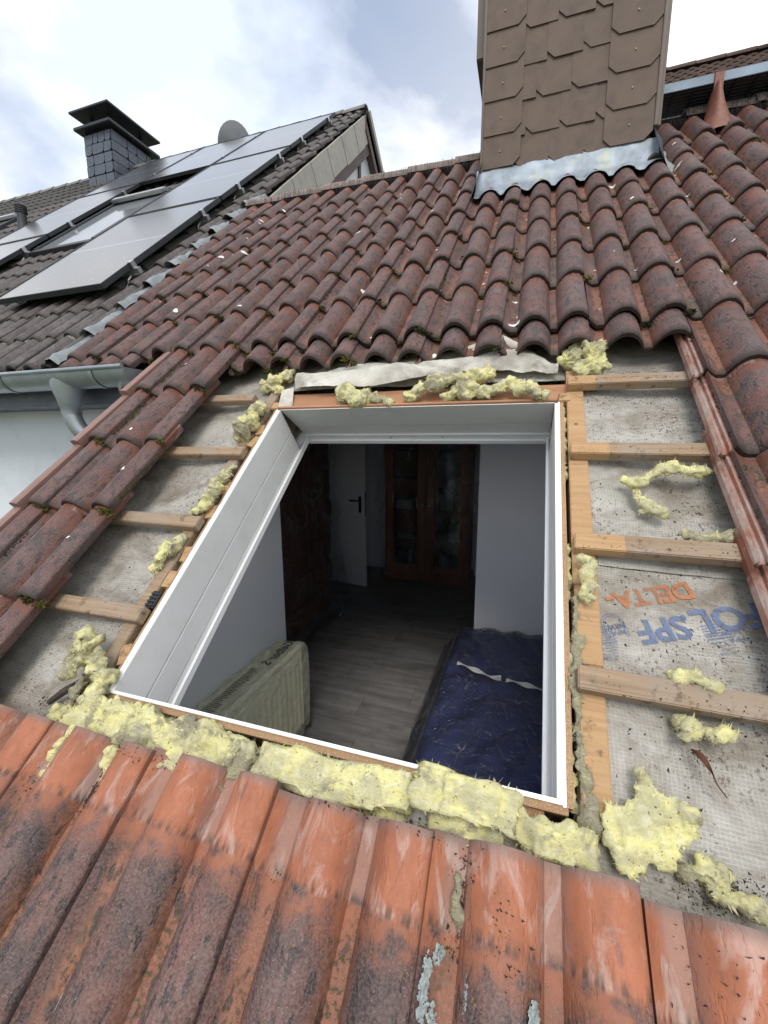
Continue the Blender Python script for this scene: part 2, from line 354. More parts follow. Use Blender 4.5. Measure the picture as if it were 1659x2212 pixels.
class MB:
    def __init__(s): s.v = []; s.f = []
    def add(s, vs, fs, mat=None):
        b = len(s.v)
        s.v += [tuple(mat @ Vector(p)) if mat else tuple(p) for p in vs]
        s.f += [tuple(i + b for i in f) for f in fs]; return s
    def bm(s, bm, mat=None):
        bm.verts.ensure_lookup_table(); bm.verts.index_update()
        s.add([v.co.copy() for v in bm.verts], [[v.index for v in f.verts] for f in bm.faces], mat); bm.free(); return s
    def box(s, lo, hi, bev=0., mat=None):
        bm = bmesh.new(); bmesh.ops.create_cube(bm, size=1)
        for v in bm.verts: v.co = Vector([lo[i] + (v.co[i] + .5)*(hi[i] - lo[i]) for i in range(3)])
        if bev: bmesh.ops.bevel(bm, geom=bm.edges[:], offset=bev, segments=2, affect='EDGES')
        return s.bm(bm, mat)
    def prism(s, pts, a, b, axis=2, mat=None):     # polygon extruded from a to b along axis
        def q(p, c): l = list(p); l.insert(axis, c); return l
        n = len(pts); vs = [q(p, a) for p in pts] + [q(p, b) for p in pts]
        fs = [list(range(n))[::-1], list(range(n, 2*n))] + [[i, (i+1) % n, n+(i+1) % n, n+i] for i in range(n)]
        return s.add(vs, fs, mat)
    def tube(s, pts, r, seg=10, cap=True):
        pts = [Vector(p) for p in pts]; rs = r if isinstance(r, (list, tuple)) else [r]*len(pts)
        vs = []; fs = []; prev = None
        for i, p in enumerate(pts):
            d = (pts[min(i+1, len(pts)-1)] - pts[max(i-1, 0)]).normalized()
            x = (prev - d*prev.dot(d)).normalized() if prev is not None else d.orthogonal().normalized(); prev = x
            y = d.cross(x)
            vs += [p + (x*math.cos(2*math.pi*k/seg) + y*math.sin(2*math.pi*k/seg))*rs[i] for k in range(seg)]
        for i in range(len(pts)-1):
            for k in range(seg): fs.append([i*seg+k, i*seg+(k+1) % seg, (i+1)*seg+(k+1) % seg, (i+1)*seg+k])
        if cap: fs += [list(range(seg))[::-1], [(len(pts)-1)*seg+k for k in range(seg)]]
        return s.add(vs, fs)
    def grid(s, fn, nu, nv, thick=None):
        vs = [fn(i/nu, j/nv) for j in range(nv+1) for i in range(nu+1)]
        fs = [[j*(nu+1)+i, j*(nu+1)+i+1, (j+1)*(nu+1)+i+1, (j+1)*(nu+1)+i] for j in range(nv) for i in range(nu)]
        if thick:
            n = len(vs); t = Vector(thick); vs = vs + [Vector(p) - t for p in vs]; fs2 = [[n+a for a in f[::-1]] for f in fs]
            rim = [i for i in range(nu+1)] + [(j)*(nu+1)+nu for j in range(1, nv+1)] + [nv*(nu+1)+i for i in range(nu-1, -1, -1)] + [j*(nu+1) for j in range(nv-1, 0, -1)]
            fs = fs + fs2 + [[rim[k], n+rim[k], n+rim[(k+1) % len(rim)], rim[(k+1) % len(rim)]] for k in range(len(rim))]
        return s.add(vs, fs)
    def mesh(s, name, smooth=False, ang=40, recal=True):
        me = bpy.data.meshes.new(name); me.from_pydata(s.v, [], s.f); me.update()
        if recal:
            bm = bmesh.new(); bm.from_mesh(me); bmesh.ops.recalc_face_normals(bm, faces=bm.faces[:]); bm.to_mesh(me); bm.free()
        if smooth:
            for p in me.polygons: p.use_smooth = True
            me.set_sharp_from_angle(angle=R(ang))
        return me
    def build(s, name, mat, parent=None, roof=False, smooth=False, ang=40, kind=None, label=None, recal=True, origin=None):
        a = np.array([tuple(p) for p in s.v]); c = (a.min(0) + a.max(0))/2 if origin is None else np.array(origin)
        s.v = [tuple(p) for p in (a - c)]
        return link(name, s.mesh(name, smooth, ang, recal), mat, parent, RP(*c) if roof else tuple(c), (P, 0, 0) if roof else (0, 0, 0), kind, label)
def fr(p, sc, seed=0., oct=4):
    return noise.fractal(Vector((p[0]*sc + seed, p[1]*sc - seed, p[2]*sc + 2*seed)), .9, 2.1, oct)

# ------------------------------------------------------------------ ground
g = MB().add([(-600, -600, -6.2), (600, -600, -6.2), (600, 900, -6.2), (-600, 900, -6.2)], [[0, 1, 2, 3]]).build('ground', 'ground')
tag(g, kind='structure', label='ground far below the roofs')

# ------------------------------------------------------------------ roof tile shape
TW, TL, TH = .303, .445, .021
def prof(x):                       # top surface height over the pan, x across the tile
    if x < -.036: return -.004 + (.010 if -.0455 < x < -.0405 else 0)
    if x < -.018: return .008 if x > -.028 else -.004
    if x < .014:
        t = (x + .018)/.032; return .028*(1-t)**1.3
    for c, hw in ((.097, .060), (.244, .062)):
        t = abs(x - c)/hw
        if t < 1: return .060*(1 - t**2.1)**.80
    return 0.
XS = [-.047, -.0465, -.0412, -.0405, -.0285, -.0278, -.0185, -.018, -.010, -.002, .006, .014, .026, .0368]
XS += [.097 - .060*math.cos(math.pi*k/10) for k in range(11)][1:]
XS += [.169, .1815] + [.244 - .062*math.cos(math.pi*k/10) for k in range(1, 8)] + [.2825, .285]
PR = [prof(x) for x in XS]; PR[-1] = PR[-2] - .006
def tile_mesh(name, ystations):
    mb = MB(); n = len(XS); vs = []; fs = []
    for y, dz in ystations:
        vs += [(x, y, z + dz) for x, z in zip(XS, PR)]
    m = len(ystations)
    for y, dz in ((ystations[0][0] + .002, -TH), (ystations[-1][0], -TH)):
        vs += [(x, y, z + dz) for x, z in zip(XS, PR)]
    for j in range(m-1):
        for i in range(n-1): fs.append([j*n+i, j*n+i+1, (j+1)*n+i+1, (j+1)*n+i])
    b0, b1 = m*n, (m+1)*n
    for i in range(n-1):
        fs.append([b0+i+1, b0+i, b1+i, b1+i+1]); fs.append([b0+i, b0+i+1, i+1, i]); fs.append([b1+i+1, b1+i, (m-1)*n+i, (m-1)*n+i+1])
    for i in (0, n-1):
        fs.append([j*n+i for j in range(m)] + [b1+i, b0+i])
    mb.add(vs, fs); return mb.mesh(name, True, 38)
TILE = tile_mesh('roof_tile', [(0, -.007), (.003, -.003), (.008, -.0008), (.018, 0), (TL, 0)])
STILT = .06
def tile_w(y): return .070 - STILT*y                       # pan top height over the rafters' plane
def surf(u, v, u0, vn, dw=0.):                             # roof-space height of a tile's top at (u, v)
    return tile_w(v - vn) + prof(u - u0) + dw
def put_tile(parent, u0, vn, mat, w=.070, jit=1., me=None, name='roof_tile'):
    me = me or TILES[mat]
    rot = Matrix.Rotation(P, 4, 'X') @ Euler((-STILT + rnd.uniform(-.007, .007)*jit, rnd.uniform(-.010, .010)*jit, rnd.uniform(-.011, .011)*jit)).to_matrix().to_4x4()
    o = bpy.data.objects.new(name, me); COL.objects.link(o)
    o.location = RP(u0 + rnd.uniform(-.002, .002)*jit, vn + rnd.uniform(-.007, .007)*jit, w + rnd.uniform(-.0015, .0015)*jit); o.rotation_euler = rot.to_euler()
    adopt(o, parent); return o
TILES = {}
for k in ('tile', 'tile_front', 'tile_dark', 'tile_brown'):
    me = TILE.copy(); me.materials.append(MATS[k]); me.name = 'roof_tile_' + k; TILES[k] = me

# ------------------------------------------------------------------ the house whose roof is open
HOUSE = thing('tiled_house', 'red clay tiled house with roof stripped around an open window hole', 'house', (0.3, 1.5, -6.2))
U0 = -.005
_xs, _pr = XS, PR; XS = [x for x in _xs if x > .15]; PR = _pr[-len(XS):]
CUT = tile_mesh('cut_tile', [(0, -.007), (.003, -.003), (.008, -.0008), (.018, 0), (TL, 0)]); CUT.materials.append(MATS['tile']); XS, PR = _xs, _pr
def uc(n): return U0 + TW*n
VN = lambda k: -.16 + .335*k
placed = []                                  # (u0, vnose, dw)
def main_tile(n, vn, w=.070, mat='tile'):
    placed.append((uc(n), vn, w - .070)); return put_tile(HOUSE, uc(n), vn, mat, w)
NL, NR = -5, 9
for k in range(5, 12):
    for n in range(NL, NR+1):
        u, v = uc(n), VN(k)
        if v + .12 > 3.10 and u > .55 and u + TW < 1.72: continue          # chimney stands here
        main_tile(n, v)
for n in range(-1, 5): main_tile(n, 1.385 + rnd.uniform(-.012, .012), .046)          # course pushed up under the next
for n in range(5, NR+1):                                                     # right of the hole
    for k in range(-1, 5): main_tile(n, VN(k))
for k in range(-2, 5):                                                      # left of the hole, cut at the verge
    main_tile(-2, VN(k)); placed.append((uc(-3), VN(k), 0.)); put_tile(HOUSE, uc(-3), VN(k), 'tile', me=CUT)
for n in range(-5, -3): main_tile(n, VN(4) + .24, .055)
for n in range(-1, 5):
    main_tile(n, -.534, mat='tile_front'); main_tile(n, -.87, mat='tile_front')

# verge trim: folded brown sheet, one length per course
for k in range(-3, 5):
    v0 = VN(k) - .012; v1 = v0 + .36; mb = MB(); dz = .02
    def pr(v, w): return [(-.792, v, w-.11), (-.792, v, w), (-.788, v, w+.007), (-.778, v, w+.010), (-.758, v, w+.010), (-.750, v, w+.006), (-.748, v, w-.004), (-.748, v, w-.035)]
    a = pr(v0, .108); b = pr(v1, .084); n = len(a); a2 = [(x*.999+.0, y, z-.0) for x, y, z in a]
    mb.add(a + b, [[i, i+1, n+i+1, n+i] for i in range(n-1)] + [list(range(n))])
    mb.build('verge_trim', 'verge_metal', HOUSE, roof=True, smooth=True, ang=50)

# ridge tiles
for i, u in enumerate(np.arange(-1.50, 3.0, .375)):
    if .50 < u + .1 < 1.62: continue
    def fn(s, t, u=u):
        a = -1.25 + 2.5*s; rr = .105 - .012*t
        y = rr*math.sin(a)*1.15; z = rr*math.cos(a)
        return Vector((u + t*.40, 4.02*CP - .08*SP + y + .03, 4.02*SP + .08*CP - .045 + z))
    mb = MB(); mb.grid(fn, 12, 3, (0, 0, .016)); mb.build('ridge_tile', 'ridge', HOUSE, smooth=True)
mb = MB()                                                             # black brush strip under the ridge tiles
for i in range(420):
    u = -1.5 + 4.3*i/420; 
    if .58 < u < 1.66: continue
    v = 3.93 + rnd.uniform(-.01, .01); w = .10 + rnd.uniform(0, .03)
    mb.add([(u, v+.05, w+.02), (u+.004, v+.05, w+.02), (u+.002+rnd.uniform(-.01, .01), v-.045, w-.035)], [[0, 1, 2]])
mb.box((-1.5, 3.93, .03), (.58, 4.02, .10)); mb.box((1.66, 3.93, .03), (2.9, 4.02, .10))
mb.build('ridge_brush', 'black', HOUSE, roof=True, kind='stuff')

# roof body, back slope, walls
mb = MB(); zr = 4.03*SP; yr = 4.03*CP
mb.prism([(yr+.02, zr-.35), (yr+.02, zr+.02), (yr+5, zr-4.3), (yr+5, -6.2), (yr+4.6, -6.2), (yr+4.6, zr-4.3)], -1.5, 3.2, axis=0)
mb.build('back_slope', 'concrete', HOUSE)
mb = MB(); mb.prism([(-2.6, -6.2), (-2.6, -2.6), (1.2, .74), (1.2, -6.2)], -.772, -.60, axis=0); mb.build('gable_wall', 'render_wall', HOUSE)
mb = MB(); mb.box((-.62, -1.4, -6.2), (3.2, -1.15, -1.42)); mb.build('front_wall', 'render_wall', HOUSE)

# underlay membrane round the hole
def sag(u, v):
    s = 0
    for (a, b) in ((-.76, -.06), (1.15, 1.95)):
        if a < u < b: s = -.022*math.sin(math.pi*(u-a)/(b-a))
    return -.012 + s + .006*fr((u, v, 0), 5, 3.) + .003*fr((u, v, 0), 19, 1.)
OW, OH = 1.0955, 1.1527
mb = MB()
def patch(u0, u1, v0, v1, d=.02, f=None):
    nu, nv = max(2, int((u1-u0)/d)), max(2, int((v1-v0)/d))
    def fn(s, t):
        u, v = u0 + (u1-u0)*s, v0 + (v1-v0)*t
        return Vector((u, v, (f or sag)(u, v)))
    mb.grid(fn, nu, nv)
patch(-.76, -.045, -.75, 1.9); patch(1.135, 3.1, -.75, 1.9, .02); patch(-.045, 1.135, -.75, -.03, .03)
patch(-.045, 1.135, 1.30, 1.9, .03); patch(-1.5, 3.1, 1.9, 4.03, .2); patch(-1.5, -.76, 1.5, 1.9, .1)
UNDER = mb.build('underlay', 'membrane', HOUSE, roof=True, smooth=True, recal=False)
mb = MB()                                                              # overlap of the next sheet, right side
mb.grid(lambda s, t: Vector((1.18 + .8*s, .524 + .06*t + .0*s, sag(1.18+.8*s, .524+.06*t) + .004 + .003*math.sin(9*s))), 30, 5)
mb.build('underlay_lap', 'membrane', HOUSE, roof=True, smooth=True, recal=False)

# printing on the underlay (upside down as seen from below)
def text(body, size, mat, u, v, rot, parent, w=None, sx=1., mirror=False, bold=0., wf=None, name='printed_text'):
    cu = bpy.data.curves.new('t', 'FONT'); cu.body = body; cu.size = size; cu.offset = bold; cu.align_x = 'LEFT'; cu.resolution_u = 3
    to = bpy.data.objects.new('t', cu); COL.objects.link(to)
    me = bpy.data.meshes.new_from_object(to.evaluated_get(bpy.context.evaluated_depsgraph_get())); bpy.data.objects.remove(to)
    bm = bmesh.new(); bm.from_mesh(me)
    bmesh.ops.subdivide_edges(bm, edges=[e for e in bm.edges if e.calc_length() > .012], cuts=2)
    bmesh.ops.triangulate(bm, faces=bm.faces[:])
    cr_, sr_ = math.cos(rot), math.sin(rot)
    pts = []
    for vv in bm.verts:
        x, y = vv.co.x*sx*(-1 if mirror else 1), vv.co.y
        a, b = u + x*cr_ - y*sr_, v + x*sr_ + y*cr_
        pts.append((a, b)); vv.co = wf(a, b) if wf else Vector((a, b, (w if w is not None else sag(a, b) + .0025)))
    bm.to_mesh(me); bm.free(); me.materials.clear(); me.name = name
    return me
def roof_print(body, size, mat, u, v, rot, sx=1., bold=0.):
    me = text(body, size, mat, u, v, rot, UNDER, sx=sx, bold=bold)
    o = link('printed_text', me, mat, None, (0, 0, 0), (P, 0, 0)); adopt(o, UNDER); return o
TR = math.pi + R(19)
roof_print('DELTA-', .058, 'print_orange', 1.368, .507, TR, 1.0, .0022)
roof_print('FOL', .074, 'print_blue', 1.490, .468, TR - R(3), 1.05, .0022)
roof_print('.', .07, 'print_blue', 1.352, .421, TR, 1, .0022)
roof_print('SPF', .073, 'print_blue', 1.345, .419, TR, 1.05, .0022)
roof_print('MPA', .0165, 'print_blue', 1.2245, .3640, TR, 1.0, .0003)
roof_print('NRW', .0165, 'print_blue', 1.2235, .3785, TR, 1.0, .0003)
mb = MB()                                                              # rows of fine print, too small to read
for (ru, rv, nn, ln) in ((1.205, .333, 7, .030), (1.43, .385, 6, .05)):
    for i in range(nn):
        x = 0.
        while x < ln:
            l = rnd.uniform(.002, .006); a = TR
            for (p0, p1) in ((x, min(ln, x+l)),):
                vs = []
                for xx, yy in ((p0, 0), (p1, 0), (p1, .0022), (p0, .0022)):
                    yy -= -.0062*i*-1; X = ru + xx*math.cos(a) - yy*math.sin(a); Y = rv + xx*math.sin(a) + yy*math.cos(a)
                    vs.append((X, Y, sag(X, Y) + .0026))
                mb.add(vs, [[0, 1, 2, 3]])
            x += l + .0014
o = link('fine_print', mb.mesh('fine_print', recal=False), 'print_blue', None, (0, 0, 0), (P, 0, 0)); adopt(o, UNDER)
roof_print('NRW', .0165, 'print_blue', 1.2235, .3785, TR, 1.0, .0003)
for i in range(7): roof_print(['DIN 4102-B2', 'Dachbahn', 'Unterspannbahn', 'reissfest', 'Rolle 75 m2', 'EN 13859-1', 'EN 13984'][i], .0065, 'print_blue', 1.205, .335 - .0065*i, TR)
for i in range(6): roof_print(['Dampf- und Luft', 'Unterspannbahn', 'diffusionsoffen', 'DIN 4102', 'reissfest', 'EN 13859'][i], .008, 'print_blue', 1.43, .395 - .0085*i, TR)
roof_print('NRW', .016, 'print_blue', 1.446, .405, TR); roof_print('MPA', .016, 'print_blue', 1.451, .389, TR)
mb = MB()
for wd in (.0, .005):                                                # arch outline of the test mark
    pts = []
    for k in range(25):
        a = math.pi*k/24; rx = .0195 + wd; x = rx*math.cos(a); y = (.030 if 0 else .012) + rx*math.sin(a)
        pts.append((x, y))
    pts = [(pts[0][0], -.020)] + pts + [(pts[-1][0], -.020)]
    for (x0, y0), (x1, y1) in zip(pts, pts[1:]):
        d = Vector((x1-x0, y1-y0)); nn = Vector((-d.y, d.x)).normalized()*.0007; vs = []
        for x, y in ((x0+nn.x, y0+nn.y), (x0-nn.x, y0-nn.y), (x1-nn.x, y1-nn.y), (x1+nn.x, y1+nn.y)):
            a = TR - math.pi; X = 1.204 + x*math.cos(a) - y*math.sin(a); Y = .360 + x*math.sin(a) + y*math.cos(a)
            vs.append((X, Y, sag(X, Y) + .0026))
        mb.add(vs, [[0, 1, 2, 3]])
o = link('printed_mark', mb.mesh('printed_mark', recal=False), 'print_blue', None, (0, 0, 0), (P, 0, 0)); adopt(o, UNDER)

# counter battens, battens, rafters, header
def wood(name, lo, hi, mat='batten', bev=.0025, rz=0., fresh=None, parent=HOUSE, roof=True, label=None):
    c = [(a+b)/2 for a, b in zip(lo, hi)]; h = [(b-a)/2 for a, b in zip(lo, hi)]
    bm = bmesh.new(); bmesh.ops.create_cube(bm, size=1)
    for v in bm.verts: v.co = Vector([v.co[i]*2*h[i] for i in range(3)])
    ax = max(range(3), key=lambda i: h[i])
    ed = [e for e in bm.edges if abs((e.verts[0].co - e.verts[1].co)[ax]) > h[ax]]
    if fresh is not None:
        pos = fresh
        bmesh.ops.bisect_plane(bm, geom=bm.verts[:] + bm.edges[:] + bm.faces[:], plane_co=Vector([pos - c[i] if i == ax else 0 for i in range(3)]), plane_no=Vector([1. if i == ax else 0. for i in range(3)]))
    bmesh.ops.bevel(bm, geom=bm.edges[:] if fresh is None else [e for e in bm.edges if e.is_manifold and e.calc_face_angle(0) > .5], offset=bev, segments=2, affect='EDGES')
    me = bpy.data.meshes.new(name); bm.to_mesh(me); bm.free()
    at = me.attributes.new('fresh', 'FLOAT', 'FACE')
    if fresh is not None:
        for p in me.polygons: at.data[p.index].value = 1. if p.center[ax] + c[ax] < fresh else 0.
    for p in me.polygons: p.use_smooth = True
    me.set_sharp_from_angle(angle=R(35))
    rot = (Matrix.Rotation(P, 4, 'X') @ Matrix.Rotation(rz, 4, 'Z')).to_euler() if roof else (0, 0, rz)
    return link(name, me, mat, parent, RP(*c) if roof else c, rot, label=label)
BV = [.222, .560, .893, 1.228]
for i, v in enumerate(BV):
    wood('batten', (1.118 + .003*i % .004, v-.024, .004), (1.62, v+.024, .034), fresh=[1.0, 1.232, 1.222, 1.205][i], rz=R([-1.0, -.6, -.8, -.4][i]))
for i, v in enumerate([.205, .538, .870, 1.205]):
    wood('batten', (-.62, v-.023, .004), ([-.012, -.014, -.012, -.125][i], v+.023, .032), rz=R([.2, -.5, .3, -.1][i]))
for v in (-.105,): wood('batten', (1.15, v-.12, .0), (1.62, v-.072, .030))
wood('batten', (-.7, 1.545, .002), (1.9, 1.593, .032))
wood('counter_batten', (1.121, -.02, -.030), (1.171, .262, .003), fresh=9.); wood('counter_batten', (1.121, .263, -.030), (1.172, .455, .002), fresh=9.)
wood('counter_batten', (1.118, .456, -.030), (1.170, 1.75, .003), fresh=9.)
wood('counter_batten', (-.082, -.16, -.028), (-.036, 1.75, .003))
wood('rafter', (1.118, -1.6, -.20), (1.20, 4.0, -.031)); wood('rafter', (-.11, -1.6, -.20), (-.042, 4.0, -.031))
wood('header', (-.03, 1.182, -.032), (1.13, 1.275, -.014), 'red_ply'); wood('header', (-.03, -.10, -.2), (1.10, -.05, -.045), 'red_ply')
# shims and cleats along the left lining
for (v, a) in ((1.02, .2), (.955, -.3), (.71, .3), (.60, .2), (.43, .15), (.335, .0), (.10, .4)):
    wood('shim', (-.034, v-.028, -.035), (-.003, v+.028, rnd.uniform(-.004, .008)), fresh=9., rz=a, bev=.001)
for u in (.32, .33+.70): wood('cleat', (u-.035, -.044, -.06), (u+.03, -.004, -.016), 'red_ply')
for (u, v) in ((-.015, 1.175), (1.112, 1.175)): wood('cleat', (u-.02, v-.022, -.03), (u+.018, v+.022, .006), fresh=9.)

# window lining
LIN = MB().box((0.008, 1.1535, -.001), (OW-.008, 1.1655, .008), .001).build('window_lining', 'red_ply', HOUSE, roof=True)
D = -.25
def lin(name, pts, a, b, axis, mat, bev=0):
    mb = MB(); mb.prism(pts, a, b, axis); return mb.build(name, mat, LIN, roof=True)
# left: chipboard with white face, three boards with grooves between
z3 = [0., -.118, -.123, -.207, -.211, D]
for a, b in ((z3[0], z3[1]), (z3[2], z3[3]), (z3[4], z3[5])):
    o = MB().box((0.003, .004, b), (.0155, OH+.06*0 - .001, a), .0012).build('lining_board', 'white_board', LIN, roof=True)
MB().box((-.012, .0, D), (.003, OH+.012, -.0005)).build('lining_core', 'chipboard', LIN, roof=True)
MB().box((-.001, -.001, -.004), (.005, OH, .0035), .001).build('edge_band', 'white_pvc', LIN, roof=True)
# left corner trim at the inner edge
MB().box((.0155, .01, D-.004), (.024, OH+.085, D+.026), .003).build('edge_trim', 'white_pvc', LIN, roof=True)
# right
for a, b in ((0., -.09), (-.094, -.17), (-.174, D)):
    MB().box((OW-.0155, .004, b), (OW-.003, OH-.001, a), .0012).build('lining_board', 'white_board', LIN, roof=True)
MB().box((OW-.003, .0, D), (OW+.012, OH+.012, -.0005)).build('lining_core', 'chipboard', LIN, roof=True)
MB().box((OW-.006, -.001, -.004), (OW+.0, OH, .0035), .001).build('edge_band', 'white_pvc', LIN, roof=True)
MB().box((OW-.026, .01, D-.004), (OW-.0155, OH+.085, D+.026), .003).build('edge_trim', 'white_pvc', LIN, roof=True)
# bottom
MB().box((-.003, -.012, D), (OW+.004, .002, -.003), .001).build('lining_core', 'chipboard', LIN, roof=True)
MB().box((.003, .002, D), (OW-.003, .010, .003), .0015).build('edge_band', 'white_pvc', LIN, roof=True)
# top, leaning back towards the horizontal
def slant(u0, u1, pts, name, mat): lin(name, pts, u0, u1, 0, mat)
slant(.016, OW-.016, [(OH-.003, .0), (OH-.003+.058, -.135), (OH+.012+.058, -.135), (OH+.012, .0)], 'lining_board', 'white_board')
slant(.016, OW-.016, [(OH+.056, -.138), (OH+.085, -.205), (OH+.10, -.205), (OH+.071, -.138)], 'lining_board', 'white_board')
slant(.016, OW-.016, [(OH+.078, -.209), (OH+.092, -.245), (OH+.11, -.245), (OH+.096, -.209)], 'lining_board', 'white_pvc')
slant(.016, OW-.016, [(OH+.083, -.247), (OH+.088, -.268), (OH+.12, -.268), (OH+.115, -.247)], 'edge_trim', 'white_pvc')
for u in (.43, .66): MB().tube([(u, OH+.083, -.228), (u, OH+.089, -.226)], .003, 8).build('screw_hole', 'black', LIN, roof=True)

# ------------------------------------------------------------------ brown shingled chimney of the tiled house
CX0, CX1, CY0, CY1, CZ0, CZ1 = .635, 1.597, 2.40, 2.95, 2.315, 3.75
CH = MB().box((CX0+.012, CY0+.012, 1.5), (CX1-.012, CY1, CZ1)).build('chimney', 'brown_trim', HOUSE)
def shingle(x0, x1, z0, z1, y, cl, cr, jz=0.):
    c = .042; pts = []
    pts += [(x0 + (c if cl else 0), z0)]
    pts += [(x1 - (c if cr else 0), z0)]
    if cr: pts.append((x1, z0 + c))
    pts += [(x1, z1), (x0, z1)]
    if cl: pts.append((x0, z0 + c))
    t = .009; vs = []; n = len(pts)
    for dy in (0, t):
        for (x, z) in pts: vs.append((x, y - .010*(1 - (z - z0)/(z1 - z0)) + dy, z))
    mb = MB().add(vs, [list(range(n)), list(range(n, 2*n))[::-1]] + [[i, n+i, n+(i+1) % n, (i+1) % n] for i in range(n)])
    return mb.build('shingle', 'shingle', CH)
rowh = .186; nrow = 8
for r in range(nrow):
    z = CZ0 + .012 + r*rowh
    j = lambda: rnd.uniform(-.0025, .0025)
    # edge columns lie on top of the field
    shingle(CX0+.006, CX0+.232, z + .0 + j(), z + rowh + .05, CY0-.006 - .004, False, True)
    shingle(CX1-.262, CX1-.006, z - .005 + j(), z + rowh + .05, CY0-.006 - .004, True, True)
    zz = z - .035 - .02
    off = (-r*.052) % .196
    x = CX0 + .205 - off; fx1 = CX1 - .22
    while x < fx1:
        xa, xb = max(x, CX0+.205), min(x + .198, fx1)
        if xb - xa > .02: shingle(xa, xb - .002, zz + .0 + j() + .028, zz + rowh + .07, CY0 - .0005 - .0025*((int((x+9)/.196)) % 2), xa == x, False)
        x += .196
for x, z in [(CX0+.11, CZ0 + .08 + rowh*i) for i in range(7)] + [(CX1-.13, CZ0 + .08 + rowh*i) for i in range(7)]:
    MB().tube([(x, CY0-.022, z+.02), (x, CY0-.008, z+.02)], .004, 8).build('nail', 'nail', CH)
MB().box((CX0-.012, CY0-.016, CZ0-.005), (CX0+.005, CY0+.03, CZ1), .003).build('corner_trim', 'brown_trim', CH)
mb = MB(); mb.box((CX1-.004, CY0-.022, CZ0+.07), (CX1+.018, CY0+.03, CZ1), .003); mb.box((CX1+.018, CY0-.012, CZ0+.07), (CX1+.032, CY0+.03, CZ1), .002)
mb.build('corner_trim', 'brown_trim', CH)
MB().box((CX0-.07, CY0+.10, 3.03), (CX0-.01, CY1+.05, CZ1), .006).build('side_hood', 'brown_trim', CH)
# metal apron: upstand and dressed skirt over the tiles
def main_surf(u, v):
    k = (u - U0)/TW; n = math.floor((u - U0 + .018)/TW); best = None
    for (a, b, dw) in placed:
        if abs(a - uc(n)) < .01 and b <= v <= b + TL:
            s = surf(u, v, a, b, dw); best = s if best is None else max(best, s)
    return best if best is not None else .07
mb = MB()
def fn(s, t):
    u = CX0 - .03 + (CX1 - CX0 + .06)*s
    zb = CZ0 + .02; a = max(0, min(1, t))
    top = Vector((u, CY0 - .004, zb))
    uu = u; n = (u - U0) % TW
    foot_v = 3.20; foot = RP(u, foot_v, .104)
    if a < .45: p = top.lerp(foot, a/.45)
    else:
        q = (a - .45)/.55; v = 3.20 - .105*q
        p = RP(u, v, .104 - .02*q + .62*q*(prof(n if n < .285 else n - TW) - .012) + .014*q)
    return p + Vector((0, -.006*fr((u, a, 0), 9, 2.), .004*fr((u, a, 3), 14, 5.)))
mb.grid(fn, 90, 16); mb.build('flashing', 'flashing', CH, smooth=True, ang=60, recal=False)
for sx, x in ((-1, CX0), (1, CX1)):
    mb = MB()
    mb.grid(lambda s, t: RP(x + sx*(.0 + .11*s), 3.08 + .75*t, .16*(1-s)**2 + .055 + (.03*math.sin(6*s+t*20) if s > .5 else 0)*.6), 8, 20)
    mb.build('flashing', 'lead', CH, smooth=True, ang=60, recal=False)
# course of cut tiles right below the apron
for n in range(2, 5):
    pass

# ------------------------------------------------------------------ chimney sweep's walkway with bracket and support tile
WK = thing('roof_walkway', 'blue grey metal roof walkway on a rusty red bracket right of brown chimney', 'walkway', (2.2, 2.75, 2.6))
WY, WZ = 2.78, 2.775
mb = MB(); mb.box((1.64, WY, WZ), (3.4, WY+.006, WZ+.052), .002); mb.box((1.64, WY+.24, WZ), (3.4, WY+.246, WZ+.05), .002); mb.build('side_rail', 'walkway_metal', WK)
for i, y in enumerate(np.arange(WY+.02, WY+.24, .031)): MB().box((1.64, y, WZ+.012), (3.4, y+.027, WZ+.02)).build('tread_bar', 'dark_metal', WK)
for x in np.arange(1.66, 3.4, .11): MB().box((x, WY+.008, WZ+.002), (x+.012, WY+.238, WZ+.011)).build('cross_bar', 'dark_metal', WK)
bx = 2.0
mb = MB(); mb.box((bx-.024, WY-.012, WZ-.09), (bx+.024, WY-.004, WZ+.05), .002); mb.box((bx-.024, WY-.012, WZ+.05), (bx+.024, WY+.02, WZ+.056), .002)
mb.box((bx-.02, WY-.004, WZ-.10), (bx+.02, WY+.10, WZ-.092))
BR = mb.build('bracket', 'rust_metal', WK)
MB().box((bx-.004, WY-.0135, WZ-.065), (bx+.004, WY-.0125, WZ-.03)).build('slot', 'black', BR)
mb = MB()
def horn(s, t):
    a = (-1 + 2*s)
    r = .085*(1-t)**1.3 + .036; h = .055 + .02*t
    v = 3.60 + .22*t; lift = .20*t**1.4
    base = RP(bx + a*r, v, .08 + (1 - abs(a)**2.2)*h*(1.0) - .02)
    return base + Vector((0, -.02*t, lift*.62 + (1-abs(a)**2)*.03*t))
mb.grid(horn, 16, 12, (0, .014, .02)); mb.build('support_tile', 'rust_metal', WK, smooth=True, ang=60)

